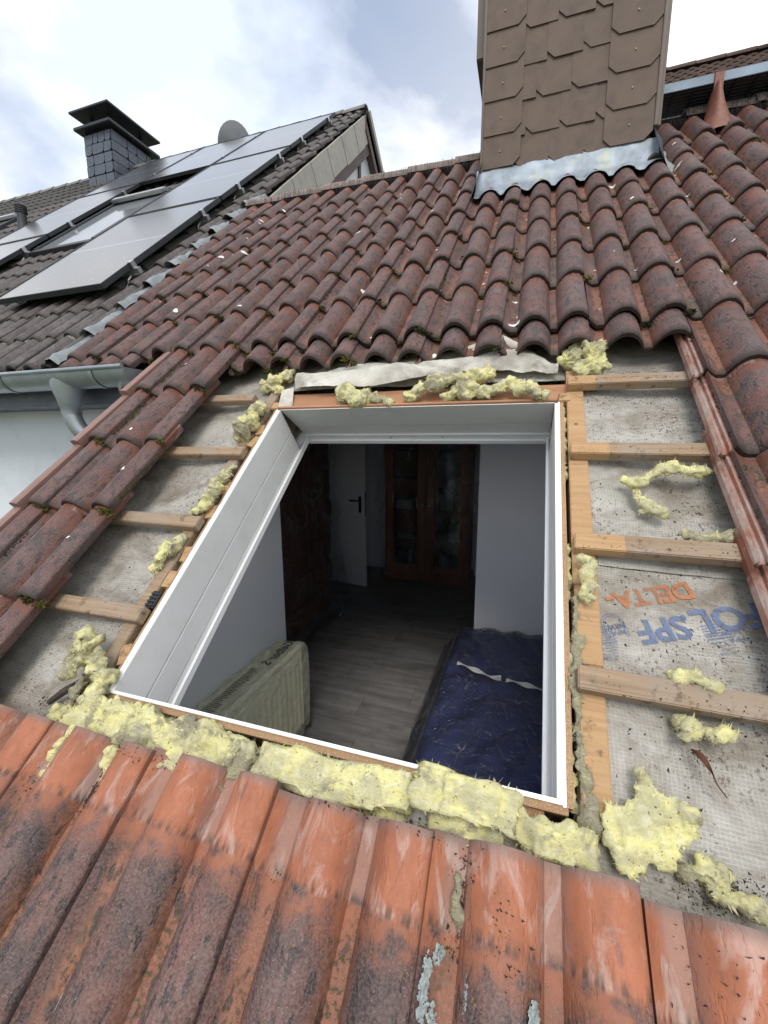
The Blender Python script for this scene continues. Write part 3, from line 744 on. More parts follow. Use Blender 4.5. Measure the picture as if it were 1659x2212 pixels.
# ------------------------------------------------------------------ left neighbour
NB = thing('neighbouring_house', 'white walled house with dark tiled roof, zinc gutter and slate chimney on the left', 'house', (-5.5, 3, -6.2))
NV0 = 1.47; NRV = 8.1
cand = []
for i in range(0, 27):
    for k in range(0, 20):
        u0 = -1.83 - i*TW; v = NV0 + .335*k
        if v > NRV - .25: continue
        d = (RP(u0+.15, v+.15, .07) - CAM).length
        hid = any(a < u0 and u0 + TW < b and c < v and v + .34 < e for (a, b, c, e) in ((-2.93, -1.75, 2.4, 7.5), (-5.1, -4.0, 2.2, 7.6), (-4.0, -2.9, 5.9, 7.6)))
        cand.append((hid, d, u0, v))
cand.sort()
rest = MB()
for idx, (hid, d, u0, v) in enumerate(cand):
    if idx < 295: put_tile(NB, u0, v, 'tile_dark', .066, 1.4)
    else:
        mt = Matrix.Translation(Vector((u0, v, .066))) @ Matrix.Rotation(-STILT, 4, 'X')
        rest.add([q.co for q in TILE.vertices], [p.vertices[:] for p in TILE.polygons], mt)
rest.build('roof_tiles', 'dark_roof', NB, roof=True, smooth=True, kind='stuff', recal=False)
MB().box((-12, 1.45, -.06), (-1.565, NRV, .012)).build('roof_deck', 'dark_timber', NB, roof=True)
yR, zR = (NRV*CP - .06*SP), (NRV*SP + .06*CP)
mb = MB(); mb.prism([(yR, zR-.12), (yR, zR+.02), (yR+6, zR-4.8), (yR+6, zR-5)], -12, -1.5, axis=0); mb.build('back_slope', 'dark_roof', NB)
for i, u in enumerate(np.arange(-1.87, -12, -.36)):
    def fn(s, t, u=u):
        a = -1.3 + 2.6*s; rr = .10 + .012*t
        return Vector((u + t*.38, yR + rr*math.sin(a)*1.1, zR - .03 + rr*math.cos(a)))
    MB().grid(fn, 8, 2, (0, 0, .014)).build('ridge_tile', 'concrete', NB, smooth=True)
# front wall, soffit, fascia
MB().box((-12, 1.36, -6.2), (-.79, 1.62, .829)).build('wall', 'render_wall', NB)
MB().box((-12, 1.10, .83), (-.86, 1.40, .86)).build('soffit', 'slate', NB)
MB().box((-12, 1.098, .86), (-.86, 1.12, 1.0)).build('fascia', 'slate', NB)
MB().box((-1.25, 1.32, .60), (-.79, 1.355, .80), .002).build('frieze_board', 'dark_timber', NB)
# gutter
gy, gz, gr = .985, .985, .082
mb = MB()
def gut(s, t): a = math.pi*(1 + s); return Vector((-12 + 11.13*t, gy + gr*math.cos(a), gz + gr*math.sin(a)))
mb.grid(gut, 14, 6, None); mb.tube([(-12, gy-gr-.003, gz+.004), (-.87, gy-gr-.003, gz+.004)], .011, 8)
GU = mb.build('gutter', 'zinc', NB, smooth=True, ang=60, recal=False)
mb = MB(); mb.add([(-.87, gy, gz)] + [(-.87, gy + gr*math.cos(math.pi*(1+k/14)), gz + gr*math.sin(math.pi*(1+k/14))) for k in range(15)], [[0, k, k+1] for k in range(1, 15)]); mb.build('end_cap', 'zinc', GU)
for x in (-1.10, -1.78, -2.5, -3.3, -4.2):
    mb = MB(); mb.grid(lambda s, t: Vector((x + .025*t, gy + (gr+.004)*math.cos(math.pi*(1+s)), gz + (gr+.004)*math.sin(math.pi*(1+s)))), 14, 1, None); mb.build('gutter_strap', 'zinc', GU, smooth=True, recal=False)
# funnel outlet and elbow
px = -1.36
mb = MB(); vs = []; seg = 20; prof_ = [(gz-.02, .105, .078), (gz-.075, .095, .072), (gz-.13, .066, .058), (gz-.165, .056, .054), (gz-.175, .049, .049), (gz-.21, .047, .047)]
for z, rx, ry in prof_: vs += [(px + rx*math.cos(2*math.pi*k/seg), gy + ry*math.sin(2*math.pi*k/seg), z) for k in range(seg)]
mb.add(vs, [[j*seg+k, j*seg+(k+1) % seg, (j+1)*seg+(k+1) % seg, (j+1)*seg+k] for j in range(len(prof_)-1) for k in range(seg)])
OUTL = mb.build('gutter_outlet', 'zinc', GU, smooth=True, ang=50)
el = [(px, gy, gz-.20)]
for k in range(1, 9):
    a = k/8*1.05; el.append((px + .16*(1-math.cos(a)), gy + .12*(1-math.cos(a)), gz-.20 - .16*math.sin(a)*1.15))
el.append((el[-1][0] + .3, el[-1][1] + .16, el[-1][2] - .16))
MB().tube(el, .045, 16, False).build('downpipe', 'zinc', GU, smooth=True)
mb = MB().tube([(-1.32, .86, .12), (-1.66, .80, -.06), (-2.1, .73, -.3)], .05, 16); DP = mb.build('downpipe', 'zinc', NB, smooth=True)
mb = MB().box((-1.39, .84, .165), (-1.345, .90, .20), .004); mb.tube([(-1.367, .835, .18), (-1.367, .90, .18)], .008, 8); mb.build('pipe_clamp', 'zinc', NB)
# gable above the other roof's ridge
mb = MB(); mb.prism([(1.75, -1.), (1.75, 1.30), (yR, zR-.16), (yR+5, zR-4.2), (yR+5, -1.)], -1.72, -1.60, axis=0); mb.build('gable_wall', 'white_panel', NB)
sd_ = Vector((0, CP, SP)); nd_ = Vector((0, -SP, CP))
def gb(v0, v1, w0, w1, x0, x1, name, mat):
    pts = [RP(0, v0, w0), RP(0, v1, w0), RP(0, v1, w1), RP(0, v0, w1)]
    return MB().prism([(p.y, p.z) for p in pts], x0, x1, axis=0).build(name, mat, NB)
gb(3.6, NRV+.06, -.40, -.27, -1.60, -1.53, 'barge_board', 'dark_timber')
for i, v in enumerate(np.arange(3.55, NRV-.02, .30)):
    a = .012 if i % 2 else 0.
    gb(v, v + .305, -.275 + rnd.uniform(-.008, .008), .035, -1.548 + a*.5, -1.520 + a*.5, 'verge_slate', 'verge_slate')
mb = MB(); mb.prism([(yR-.02, zR-.24), (yR+.02, zR+.04), (yR+3.2, zR-2.55), (yR+3.2, zR-2.85)], -1.60, -1.50, axis=0); mb.build('barge_board', 'dark_timber', NB)
mb = MB(); mb.prism([(yR+.03, zR+.02), (yR+.10, zR+.08), (yR+3.3, zR-2.45), (yR+3.3, zR-2.6)], -1.62, -1.47, axis=0); mb.build('verge_slate', 'verge_slate', NB)
for y in (4.55, 5.35, 5.95): MB().box((-1.60, y-.04, 1.5), (-1.575, y+.04, y*.80 + .05)).build('timber_post', 'dark_timber', NB)
# lead strip between the two roofs
for i in range(9):
    v0 = 1.46 + .335*i*.93
    mb = MB()
    def fn(s, t, v0=v0, i=i):
        sc = .022*math.sin(t*9.4 + i)*(s if s > .5 else 0)
        u = -1.568 + .095*s + .004*i*0
        return Vector((u - .02*(1-s)*math.sin(t*9 + 2*i), v0 + .40*t, .128 - .05*t*.8 - .035*(2*s-1)**2 + .012*fr((s*2, t*3, i), 1.7, 4.) + (.018*(1-t))))
    mb.grid(fn, 10, 14); mb.build('lead_strip', 'lead', NB, roof=True, smooth=True, ang=70, recal=False)
# slate chimney
SX0, SX1, SY0, SY1, SZ1 = -6.52, -5.92, 5.55, 6.36, 5.80
SCN = MB().box((SX0+.01, SY0+.01, 4.4), (SX1-.01, SY1, SZ1)).build('chimney', 'black', NB)
for r in range(6):
    z0 = SZ1 - .19 - .16*(r) ; x = SX0
    for wd in ((.20, .12, .15, .19) if r == 0 else (.17, .26, .23) if r % 2 else (.18, .24, .24)):
        x1 = min(SX1, x + wd); MB().prism([(x+.003, z0), (x1-.045, z0), (x1-.010, z0+.035), (x1-.010, z0+.146), (x+.003, z0+.146)], SY0-.016-.006*(r % 2), SY0+.006, axis=1).build('slate', 'slate', SCN); x = x1
    y = SY0
    for wd in (.30, .20, .20, .19):
        y1 = min(SY1, y + wd); MB().prism([(y+.003, z0+.01), (y1-.05, z0+.01), (y1-.010, z0+.05), (y1-.010, z0+.156), (y+.003, z0+.156)], SX1-.006, SX1+.016+.006*(r % 2), axis=0).build('slate', 'slate', SCN); y = y1
mb = MB(); mb.box((SX0-.10, SY0-.12, SZ1), (SX1+.12, SY1+.12, SZ1+.05), .008); mb.build('crown_plate', 'dark_metal', SCN)
mb = MB(); mb.box((SX0-.13, SY0-.15, SZ1+.24), (SX1+.15, SY1+.12, SZ1+.275), .006); CAP = mb.build('cover_plate', 'dark_metal', SCN)
for x in (SX0+.1, SX1-.1):
    for y in (SY0+.1, SY1-.1): MB().box((x-.02, y-.02, SZ1+.05), (x+.02, y+.02, SZ1+.24)).build('post', 'dark_metal', SCN)
# roof windows and vent pipe of the neighbour
def roof_window(u0, u1, v0, v1):
    o = MB()
    for lo, hi in (((u0, v0, .02), (u1, v0+.08, .15)), ((u0, v1-.08, .02), (u1, v1, .16)), ((u0, v0+.08, .02), (u0+.07, v1-.08, .155)), ((u1-.07, v0+.08, .02), (u1, v1-.08, .155))): o.box(lo, hi, .006)
    RW = o.build('roof_window', 'dark_metal', NB, roof=True)
    MB().box((u0+.07, v0+.08, .13), (u1-.07, v1-.08, .14)).build('pane', 'glass', RW, roof=True)
    MB().box((u0+.05, v1-.12, .16), (u1-.05, v1-.02, .20), .01).build('hood', 'alu', RW, roof=True)
roof_window(-4.02, -3.12, 3.66, 5.18); roof_window(-7.4, -6.5, 4.7, 5.9)
q = RP(-5.62, 5.05, .1)
mb = MB().tube([q, q + Vector((0, 0, .12)), q + Vector((0, 0, .22))], [.07, .055, .055], 14)
for k in range(4): mb.tube([q + Vector((0, 0, .22 + .025*k)), q + Vector((0, 0, .232 + .025*k))], .07, 14)
mb.build('vent_pipe', 'dark_metal', NB, smooth=True, ang=40)

# ------------------------------------------------------------------ solar panels
def solar(u0, v0, label):
    w0 = .165; wd, ln = 1.115, 1.735
    T = thing('solar_panel', label, 'solar panel', RP(u0 + wd/2, v0 + ln/2, .07), 'solar panels on the dark roof')
    f = .014; mb = MB()
    for lo, hi in (((u0, v0, w0), (u0+wd, v0+f, w0+.036)), ((u0, v0+ln-f, w0), (u0+wd, v0+ln, w0+.036)), ((u0, v0+f, w0), (u0+f, v0+ln-f, w0+.036)), ((u0+wd-f, v0+f, w0), (u0+wd, v0+ln-f, w0+.036))): mb.box(lo, hi, .0015)
    mb.build('frame', 'dark_metal', T, roof=True)
    MB().box((u0+f, v0+f, w0+.004), (u0+wd-f, v0+ln-f, w0+.031)).build('glass', 'solar', T, roof=True)
    for v in (v0 + .34, v0 + 1.38):
        MB().box((u0-.004, v-.02, w0-.045), (u0+wd+.045, v+.02, w0-.003), .002).build('rail', 'alu', T, roof=True)
        mb = MB(); mb.box((u0+wd+.001, v-.022, w0-.003), (u0+wd+.02, v+.022, w0+.038), .002); mb.box((u0+wd-.012, v-.022, w0+.036), (u0+wd+.02, v+.022, w0+.042), .001)
        mb.build('clamp', 'alu', T, roof=True)
        MB().tube([(u0+wd-.05, v-.015, w0-.045), (u0+wd-.06, v-.06, w0-.06), (u0+wd-.04, v-.10, .09), (u0+wd-.04, v-.16, .075)], .008, 6).build('roof_hook', 'alu', T, roof=True)
A = 'solar panel in the column nearest the red roof, '
solar(-2.895, 2.30, A + 'lowest, beside the zinc gutter'); solar(-2.895, 4.055, A + 'middle one'); solar(-2.895, 5.81, A + 'topmost, at the gable end')
solar(-4.03, 5.81, 'solar panel in front of the satellite dish, above the roof window')
solar(-5.165, 5.81, 'solar panel mirroring the slate chimney, below it')
solar(-5.165, 4.055, 'solar panel left of the neighbour\'s roof window, beside the vent pipe')
solar(-5.165, 2.30, 'solar panel at the left picture edge below the vent pipe')

# satellite dish behind the ridge
SD = thing('satellite_dish', 'grey satellite dish standing behind the solar panels', 'satellite dish', (-3.9, 6.3, 5.2))
dc = Vector((-3.80, 6.1, 5.40)); dn = Vector((-.86, .35, .36)).normalized(); dx = dn.cross(Vector((0, 0, 1))).normalized(); dy = dx.cross(dn)
mb = MB(); vs = []; seg = 28
for j in range(6):
    r = .34*j/5
    vs += [dc + dx*(r*.92*math.cos(2*math.pi*k/seg)) + dy*(r*math.sin(2*math.pi*k/seg)) + dn*(.10*(r/.34)**2) for k in range(seg)]
mb.add(vs, [[j*seg+k, j*seg+(k+1) % seg, (j+1)*seg+(k+1) % seg, (j+1)*seg+k] for j in range(5) for k in range(seg)])
mb.add([p - dn*.012 for p in vs], [[j*seg+(k+1) % seg, j*seg+k, (j+1)*seg+k, (j+1)*seg+(k+1) % seg] for j in range(5) for k in range(seg)])
mb.build('reflector', 'dish', SD, smooth=True, ang=60)
MB().tube([dc - dn*.01, dc - dn*.10 + Vector((0, 0, -.05)), Vector((-3.9, 6.25, 4.9))], .022, 10).build('mast', 'alu', SD, smooth=True)
MB().tube([dc - dy*.3 + dn*.08, dc - dy*.25 + dn*.42], .012, 8).build('feed_arm', 'alu', SD)

# ------------------------------------------------------------------ brown roof behind on the right
FH = thing('brown_roofed_house', 'dark brown tiled roof with mossy ridge behind the roof walkway', 'house', (5, 9.5, -6.2))
fy, fz = 8.0, 6.22
for r in range(9):
    y0 = fy - .27*(r+1); z0 = fz - .20*(r+1)
    mb = MB()
    def fn(s, t, r=r, y0=y0, z0=z0):
        x = 2.0 + 7*s; return Vector((x, y0 + .30*t, z0 + .215*t + .03*abs(math.sin(x*math.pi/.15))**.8 - .03*t + (.012 if t < .1 else 0)))
    mb.grid(fn, 330, 2, (0, 0, .03)); mb.build('tile_course', 'brown_roof', FH, smooth=True, recal=False)
MB().prism([(fy, fz-.1), (fy-2.5, fz-1.95), (fy-2.5, -6.2), (fy+3, -6.2), (fy+3, fz-2.2)], 2.0, 9.0, axis=0).build('roof_body', 'dark_timber', FH)
for i, x in enumerate(np.arange(2.0, 8.8, .38)):
    MB().grid(lambda s, t: Vector((x + .40*t, fy + .13*math.sin(-1.3+2.6*s), fz - .05 + (.11+.01*t)*math.cos(-1.3+2.6*s))), 8, 2, (0, 0, .015)).build('ridge_tile', 'brown_roof', FH, smooth=True)
mb = MB().box((4.10, 7.3, 5.3), (5.2, 7.9, 7.6)); FC = mb.build('chimney', 'dark_timber', FH)
for r in range(12):
    for c in range(5): MB().box((4.10+.2*c, 7.285-.003*(c % 2), 5.72+.15*r), (4.295+.2*c, 7.299, 5.865+.15*r)).build('shingle', 'shingle', FC)

# ------------------------------------------------------------------ attic room seen through the hole
ZF = -1.2
def room(name, lo, hi, mat): return MB().box(lo, hi).build(name, mat, HOUSE)
MB().prism([(.10, ZF), (1.47, ZF), (1.47, .94), (.10, -.262)], -.55, -.395, axis=0).build('room_wall', 'plaster', HOUSE)
room('room_wall', (-2.4, 1.47, ZF), (-.56, 1.58, .95), 'plaster')
room('room_wall', (-2.5, 1.62, ZF), (-2.38, 4.9, 1.40), 'plaster')
room('room_wall', (-2.5, 4.78, ZF), (1.9, 4.92, 1.40), 'plaster')
MB().prism([(-.3, ZF), (4.9, ZF), (4.9, 1.38), (1.95, 1.38), (-.3, -.62)], 1.80, 1.95, axis=0).build('room_wall', 'plaster', HOUSE)
room('chimney_breast', (.69, 2.40, ZF), (1.80, 3.1, 1.299), 'plaster')
room('room_wall', (-.5, .08, ZF), (1.9, .18, -.225), 'plaster')
room('ceiling', (-2.5, 1.89, 1.30), (1.95, 4.95, 1.40), 'plaster')
mb = MB()
for (a, b, c, d) in ((-.56, -.004, -.3, 2.3), (1.10, 1.95, -.3, 2.3), (-.004, 1.10, -.3, -.012), (-.004, 1.10, 1.262, 2.3)): mb.box((a, c, -.285), (b, d, -.262))
mb.build('sloping_ceiling', 'plaster', HOUSE, roof=True)
mb = MB(); mb.box((-.60, -1.6, -.26), (-.58, 2.3, -.03)); mb.box((1.97, -1.6, -.26), (1.99, 2.3, -.03)); mb.box((-.6, 2.28, -.26), (2., 2.3, -.03))
mb.build('roof_side', 'dark_timber', HOUSE, roof=True)
FL = MB().box((-2.5, .0, ZF-.05), (1.95, 4.95, ZF-.012)).build('floor', 'dark_timber', HOUSE)
x = -2.4; i = 0
for j in range(24):
    y0 = .05 + .198*j; x = -2.45 - rnd.uniform(0, 1.1)
    while x < 1.85:
        a, b = max(-2.45, x), min(1.85, x + 1.28)
        if b - a > .05: MB().box((a+.0008, y0+.0008, ZF-.012), (b-.0008, y0+.1972, ZF), .0008).build('floor_board', 'floor_wood', FL)
        x += 1.28
# door leaf, ajar
dd = Vector((-.79, 3.95, 0)); dh = Vector((-1.62, 4.12, 0)); dv = (dh - dd).normalized(); dnv = Vector((-dv.y, dv.x, 0))
ang = math.atan2(dv.y, dv.x)
DM = Matrix.Translation(dd) @ Matrix.Rotation(ang, 4, 'Z')
DO = MB().box((0, -.02, ZF+.01), (.85, .02, .82), .003, DM).build('door', 'white_pvc', HOUSE)
def dpart(lo, hi, name, mat, bev=.003): return MB().box(lo, hi, bev, DM).build(name, mat, DO)
for s in (-1, 1):
    dpart((.045, s*.021 - .003, -.26), (.085, s*.021 + .003, -.06), 'handle_plate', 'black'); 
    mb = MB(); 
    mb.tube([DM @ Vector((.065, s*.02, -.11)), DM @ Vector((.065, s*.065, -.11)), DM @ Vector((.085, s*.07, -.11)), DM @ Vector((.185, s*.07, -.112))], .010, 8); mb.build('handle', 'black', DO, smooth=True)
dpart((-.0012, -.009, -.30), (0.0008, .009, .0), 'lock_plate', 'black', .0003)
dpart((-.0022, -.003, -.15), (-.0010, .003, -.12), 'latch', 'alu', .0003)

# wardrobe with drawers
WD = thing('wardrobe', 'dark brown wardrobe wrapped in clear plastic left of the white door', 'wardrobe', (-1.2, 2.5, ZF))
xf = -.93
MB().box((-1.5, 1.75, ZF+.02), (xf-.02, 3.28, .95), .004).build('carcass', 'wardrobe_wood', WD)
for a, b in ((1.76, 2.26), (2.265, 2.765), (2.77, 3.27)):
    d_ = MB().box((xf-.02, a, -.36), (xf, b, .94), .003).build('door', 'wardrobe_wood', WD)
    MB().tube([(xf+.001, b-.06, -.18), (xf+.035, b-.06, -.15), (xf+.035, b-.06, .0), (xf+.001, b-.06, .03)], .007, 8).build('handle', 'bookcase_wood', d_)
    for z in (ZF+.05, ZF+.33, ZF+.61):
        r = MB().box((xf-.02, a, z), (xf, b, z+.215), .003).build('drawer', 'wardrobe_wood', WD)
        MB().tube([(xf+.001, a+.17, z+.12), (xf+.03, a+.18, z+.12), (xf+.03, b-.18, z+.12), (xf+.001, b-.17, z+.12)], .007, 8).build('handle', 'bookcase_wood', r)
mb = MB()
mb.grid(lambda s, t: Vector((xf + .045 + .03*fr((s*3, t*5, 0), 1.4, 2.) + (.05 + .13*s*(1-t)**3) * (1-t)**2 + .012*math.sin(31*s + 3*fr((s, t, 1), 3, 1.)), 1.7 + 1.66*s, ZF + .01 + 2.1*t)), 60, 60)
o = mb.build('plastic_sheet', 'hanging_film', None, smooth=True, recal=False); tag(o, 'clear plastic sheet hanging over the brown wardrobe front', 'plastic sheet')

# glazed bookcase
BC = thing('bookcase', 'reddish wood bookcase with two glazed doors against the back wall', 'bookcase', (-.15, 4.6, ZF))
bx0, bx1, by0, by1, bz1 = -.68, .40, 4.36, 4.74, .78
mb = MB(); mb.box((bx0, by0+.02, ZF), (bx0+.025, by1, bz1)); mb.box((bx1-.025, by0+.02, ZF), (bx1, by1, bz1)); mb.box((bx0+.025, by1-.012, ZF), (bx1-.025, by1, bz1)); mb.build('carcass', 'bookcase_wood', BC)
MB().box((bx0-.03, by0-.02, ZF), (bx1+.03, by1, ZF+.11), .01).build('plinth', 'bookcase_wood', BC)
MB().box((bx0-.04, by0-.03, bz1), (bx1+.04, by1, bz1+.06), .012).build('cornice', 'bookcase_wood', BC)
for z in (ZF+.14, -.66, -.27, .12, .47): MB().box((bx0+.025, by0+.04, z-.02), (bx1-.025, by1-.013, z), .002).build('shelf', 'bookcase_wood', BC)
mid_ = (bx0+bx1)/2
for a, b in ((bx0+.01, mid_-.003), (mid_+.003, bx1-.01)):
    mb = MB(); st = .105
    mb.box((a, by0, ZF+.115), (a+st, by0+.022, bz1-.005), .004); mb.box((b-st, by0, ZF+.115), (b, by0+.022, bz1-.005), .004)
    mb.box((a+st, by0, ZF+.115), (b-st, by0+.022, ZF+.22), .004); mb.box((a+st, by0, bz1-.115), (b-st, by0+.022, bz1-.005), .004)
    d_ = mb.build('door_frame', 'bookcase_wood', BC); MB().box((a+st, by0+.008, ZF+.22), (b-st, by0+.012, bz1-.115)).build('pane', 'cabinet_glass', d_)
    MB().tube([(b-.04 if a < mid_-.2 else a+.04, by0-.02, -.2), (b-.04 if a < mid_-.2 else a+.04, by0, -.2)], .012, 8).build('knob', 'alu', d_)
ORD = 'first second third fourth fifth sixth seventh eighth ninth tenth eleventh twelfth'.split()
kinds = [('book_dark', 'dark'), ('paper', 'white'), ('book_green', 'green'), ('book_red', 'dark red')]
spots = [(ZF+.14, bx0+.13, .30, 'bottom shelf behind the left glazed door'), (ZF+.14, mid_+.12, .30, 'bottom shelf behind the right glazed door'), (-.66, mid_+.12, .26, 'second shelf behind the right glazed door'), (-.27, mid_+.12, .24, 'third shelf behind the right glazed door')]
for z, x0, ln, wh in spots:
    x = x0; k = 0
    while x < x0 + ln:
        t = rnd.uniform(.028, .055); h = rnd.uniform(.19, .27); mt, cn = kinds[rnd.choice([0, 0, 1, 1, 2, 3]) if k % 2 else rnd.choice([0, 1])]
        o = MB().box((x, by0+.07, z), (x+t-.002, by0+.27, z+h), .002).build('book', mt)
        tag(o, f'{cn} book, {ORD[k]} from the left on the {wh}', 'book', 'books in the glazed bookcase'); x += t; k += 1
mb = MB().box((bx0+.14, by0+.06, -.66), (bx0+.38, by0+.25, -.60), .004); tag(mb.build('book', 'paper'), 'white papers lying flat on the second shelf behind the left glazed door', 'papers')
mb = MB().box((bx0+.14, by0+.06, -.27), (bx0+.36, by0+.24, -.15), .006); tag(mb.build('storage_box', 'paper'), 'pale box on the third shelf behind the left glazed door', 'box')
mb = MB()
mb.grid(lambda s, t: Vector((bx0 - .12 + 1.32*s, by0 - .075 + .03*fr((s*4, t*4, 0), 1.3, 6.) - .10*(1-t)**4 + .014*math.sin(38*s + 4*fr((s, t, 2), 2.5, 3.)), ZF + .008 + 2.15*t)), 70, 60)
tag(mb.build('plastic_sheet', 'hanging_film', None, smooth=True, recal=False), 'clear plastic sheet draped over the glazed bookcase', 'plastic sheet')

# mattress under film
def mfn(s, t):
    x = .565 + 1.12*s; y = .35 + 2.02*t
    e = min(s, 1-s)*1.12; e2 = min(t, 1-t)*2.0; r = .07
    z = -.80
    for q_ in (e, e2):
        if q_ < r: z -= r - math.sqrt(max(0, r*r - (r-q_)**2))
    return Vector((x, y, z + .006*fr((s*2, t*3, 0), 1.5, 1.)))
MT = thing('bed', 'navy blue mattress on a bed below the chimney breast', 'bed', (1.1, 1.4, ZF))
mb = MB(); mb.grid(mfn, 40, 60, None); nv = len(mb.v)
mb.box((.568, .353, -1.02), (1.682, 2.367, -.872), .02); mb.build('mattress', 'navy', MT, smooth=True, ang=50, recal=False)
MB().box((.60, .40, ZF+.02), (1.66, 2.33, -1.02), .01).build('bed_base', 'book_dark', MT)
mb = MB()
def ffn(s, t):
    p = mfn(min(1, max(0, (s-.16)/.84)), t)
    x = p.x; z = p.z + .012
    if s < .16:
        q_ = (.16-s)/.16; x = .565 - .03 - .11*q_**1.5 + .02*math.sin(9*t*3 + 5*q_); z = -.86 - .30*q_
    wr = .010*abs(fr((s*3, t*5, 4), 1.8, 9.)) + .008*math.sin(28*(t + .5*abs(s-.6)) + 4*fr((s, t, 0), 3, 2.))*max(0, 1-abs(t-.62)/.28) + .010*math.sin(44*(s + .7*abs(t-.6)) + 3*fr((s, t, 5), 3, 7.))
    return Vector((x, p.y, z + .016 + wr))
mb.grid(ffn, 110, 150); FILM = tag(mb.build('plastic_sheet', 'clear_film', None, smooth=True, recal=False), 'clear plastic sheet taped over the navy mattress', 'plastic sheet')
for (x0, x1, y0, y1, nm) in ((.66, .93, 1.72, 1.63, 'left'), (.96, 1.22, 1.62, 1.60, 'middle'), (1.24, 1.5, 1.60, 1.55, 'right')):
    mb = MB(); mb.grid(lambda s, t: Vector((x0 + (x1-x0)*s, y0 + (y1-y0)*s + .035*t + .012*math.sin(7*s), -.758 + .008*math.sin(12*s + 2*t))), 16, 2)
    mb.build('tape_strip', 'tape', FILM, smooth=True, recal=False)

# radiator in its bag
RD = thing('radiator', 'white panel radiator under a yellow bag beside the left wall', 'radiator', (-.28, .95, ZF))
rx0, rx1, ry0, ry1, rz0, rz1 = -.365, -.215, .36, 1.34, ZF+.10, -.575
for x in (rx0+.008, rx1-.008):
    mb = MB()
    def fn(s, t, x=x):
        y = ry0 + (ry1-ry0)*s; z = rz0 + (rz1-.02-rz0)*t
        e = min(1, min(t, 1-t)*14); return Vector((x + .006*math.sin(2*math.pi*y/.05)*e, y, z))
    mb.grid(fn, 160, 16, (.006, 0, 0)); mb.build('panel', 'radiator', RD, smooth=True)
mb = MB()
for k in range(45):
    y = ry0 + .01 + k*(ry1-ry0-.02)/44; mb.box((rx0+.02, y-.004, rz1-.012), (rx1-.02, y+.004, rz1-.004))
mb.box((rx0, ry0, rz1-.016), (rx0+.02, ry1, rz1)); mb.box((rx1-.02, ry0, rz1-.016), (rx1, ry1, rz1)); mb.box((-.30, ry0, rz1-.018), (-.28, ry1, rz1-.013)); mb.build('top_grille', 'radiator', RD)
MB().box((rx0, ry1, rz0), (rx1, ry1+.006, rz1), .002).build('side_panel', 'radiator', RD); MB().box((rx0, ry0-.006, rz0), (rx1, ry0, rz1), .002).build('side_panel', 'radiator', RD)
for z in (rz0+.03, rz0+.09):
    MB().tube([(-.29, ry1+.006, z), (-.29, ry1+.05, z), (-.29, ry1+.06, ZF)], .009, 8).build('pipe', 'radiator', RD)
o = MB().tube([(-.25, ry1+.02, rz0-.02), (-.22, ry1+.07, rz0-.02)], .022, 12).build('valve', 'black', RD, smooth=True)
mb = MB()
def bag(s, t):                                     # t along the radiator, s round it
    y = ry0 - .05 + (ry1 - ry0 + .085)*t
    per = [(-.205, rz0-.02), (-.195, rz1-.12), (-.198, rz1+.004), (-.215, rz1+.018), (-.365, rz1+.016), (-.378, rz1-.01), (-.38, rz0+.1)]
    k = s*(len(per)-1); i = min(len(per)-2, int(k)); f = k - i
    x = per[i][0]*(1-f) + per[i+1][0]*f; z = per[i][1]*(1-f) + per[i+1][1]*f
    if t > .97: z -= .03*(t-.97)/.03*(1 if s > .2 else 0)
    n = fr((s*6, t*7, 0), 1.2, 8.); d = .010*n + .007*math.sin(26*t + 9*s + 3*n)
    if s < .3: x += abs(d) + .012*(.3-s)*math.sin(19*t)
    else: z += d*.8
    if s < .1: z += .05*n
    return Vector((x, y, z))
mb.grid(bag, 70, 90)
mb.grid(lambda s, t: bag(s, 1.) + Vector((0, .006 + .01*math.sin(5*s), 0))*1 + (Vector((-.29, ry1+.05, -.8)) - bag(s, 1.))*(t*.9), 40, 8)
BAG = tag(mb.build('plastic_bag', 'yellow_film', None, smooth=True, ang=70, recal=False), 'translucent yellow refuse bag pulled over the radiator', 'bag')
me = text('Gelber S', .075, None, -.232, 1.30, math.pi/2, None, sx=1.0, mirror=True, bold=.0012, wf=lambda a, b: Vector((a, b, rz1 + .036)))
# lettering runs along the bag top
bb = np.array([v.co[:] for v in me.vertices])
link('printed_text', me, 'print_black', BAG)
mb = MB()
for i in range(46):
    y = .98 - i*.0125; mb.box((-.305, y, rz1+.036), (-.24 - rnd.uniform(0, .03), y+.004, rz1+.0365))
mb.build('fine_print', 'print_black', BAG)

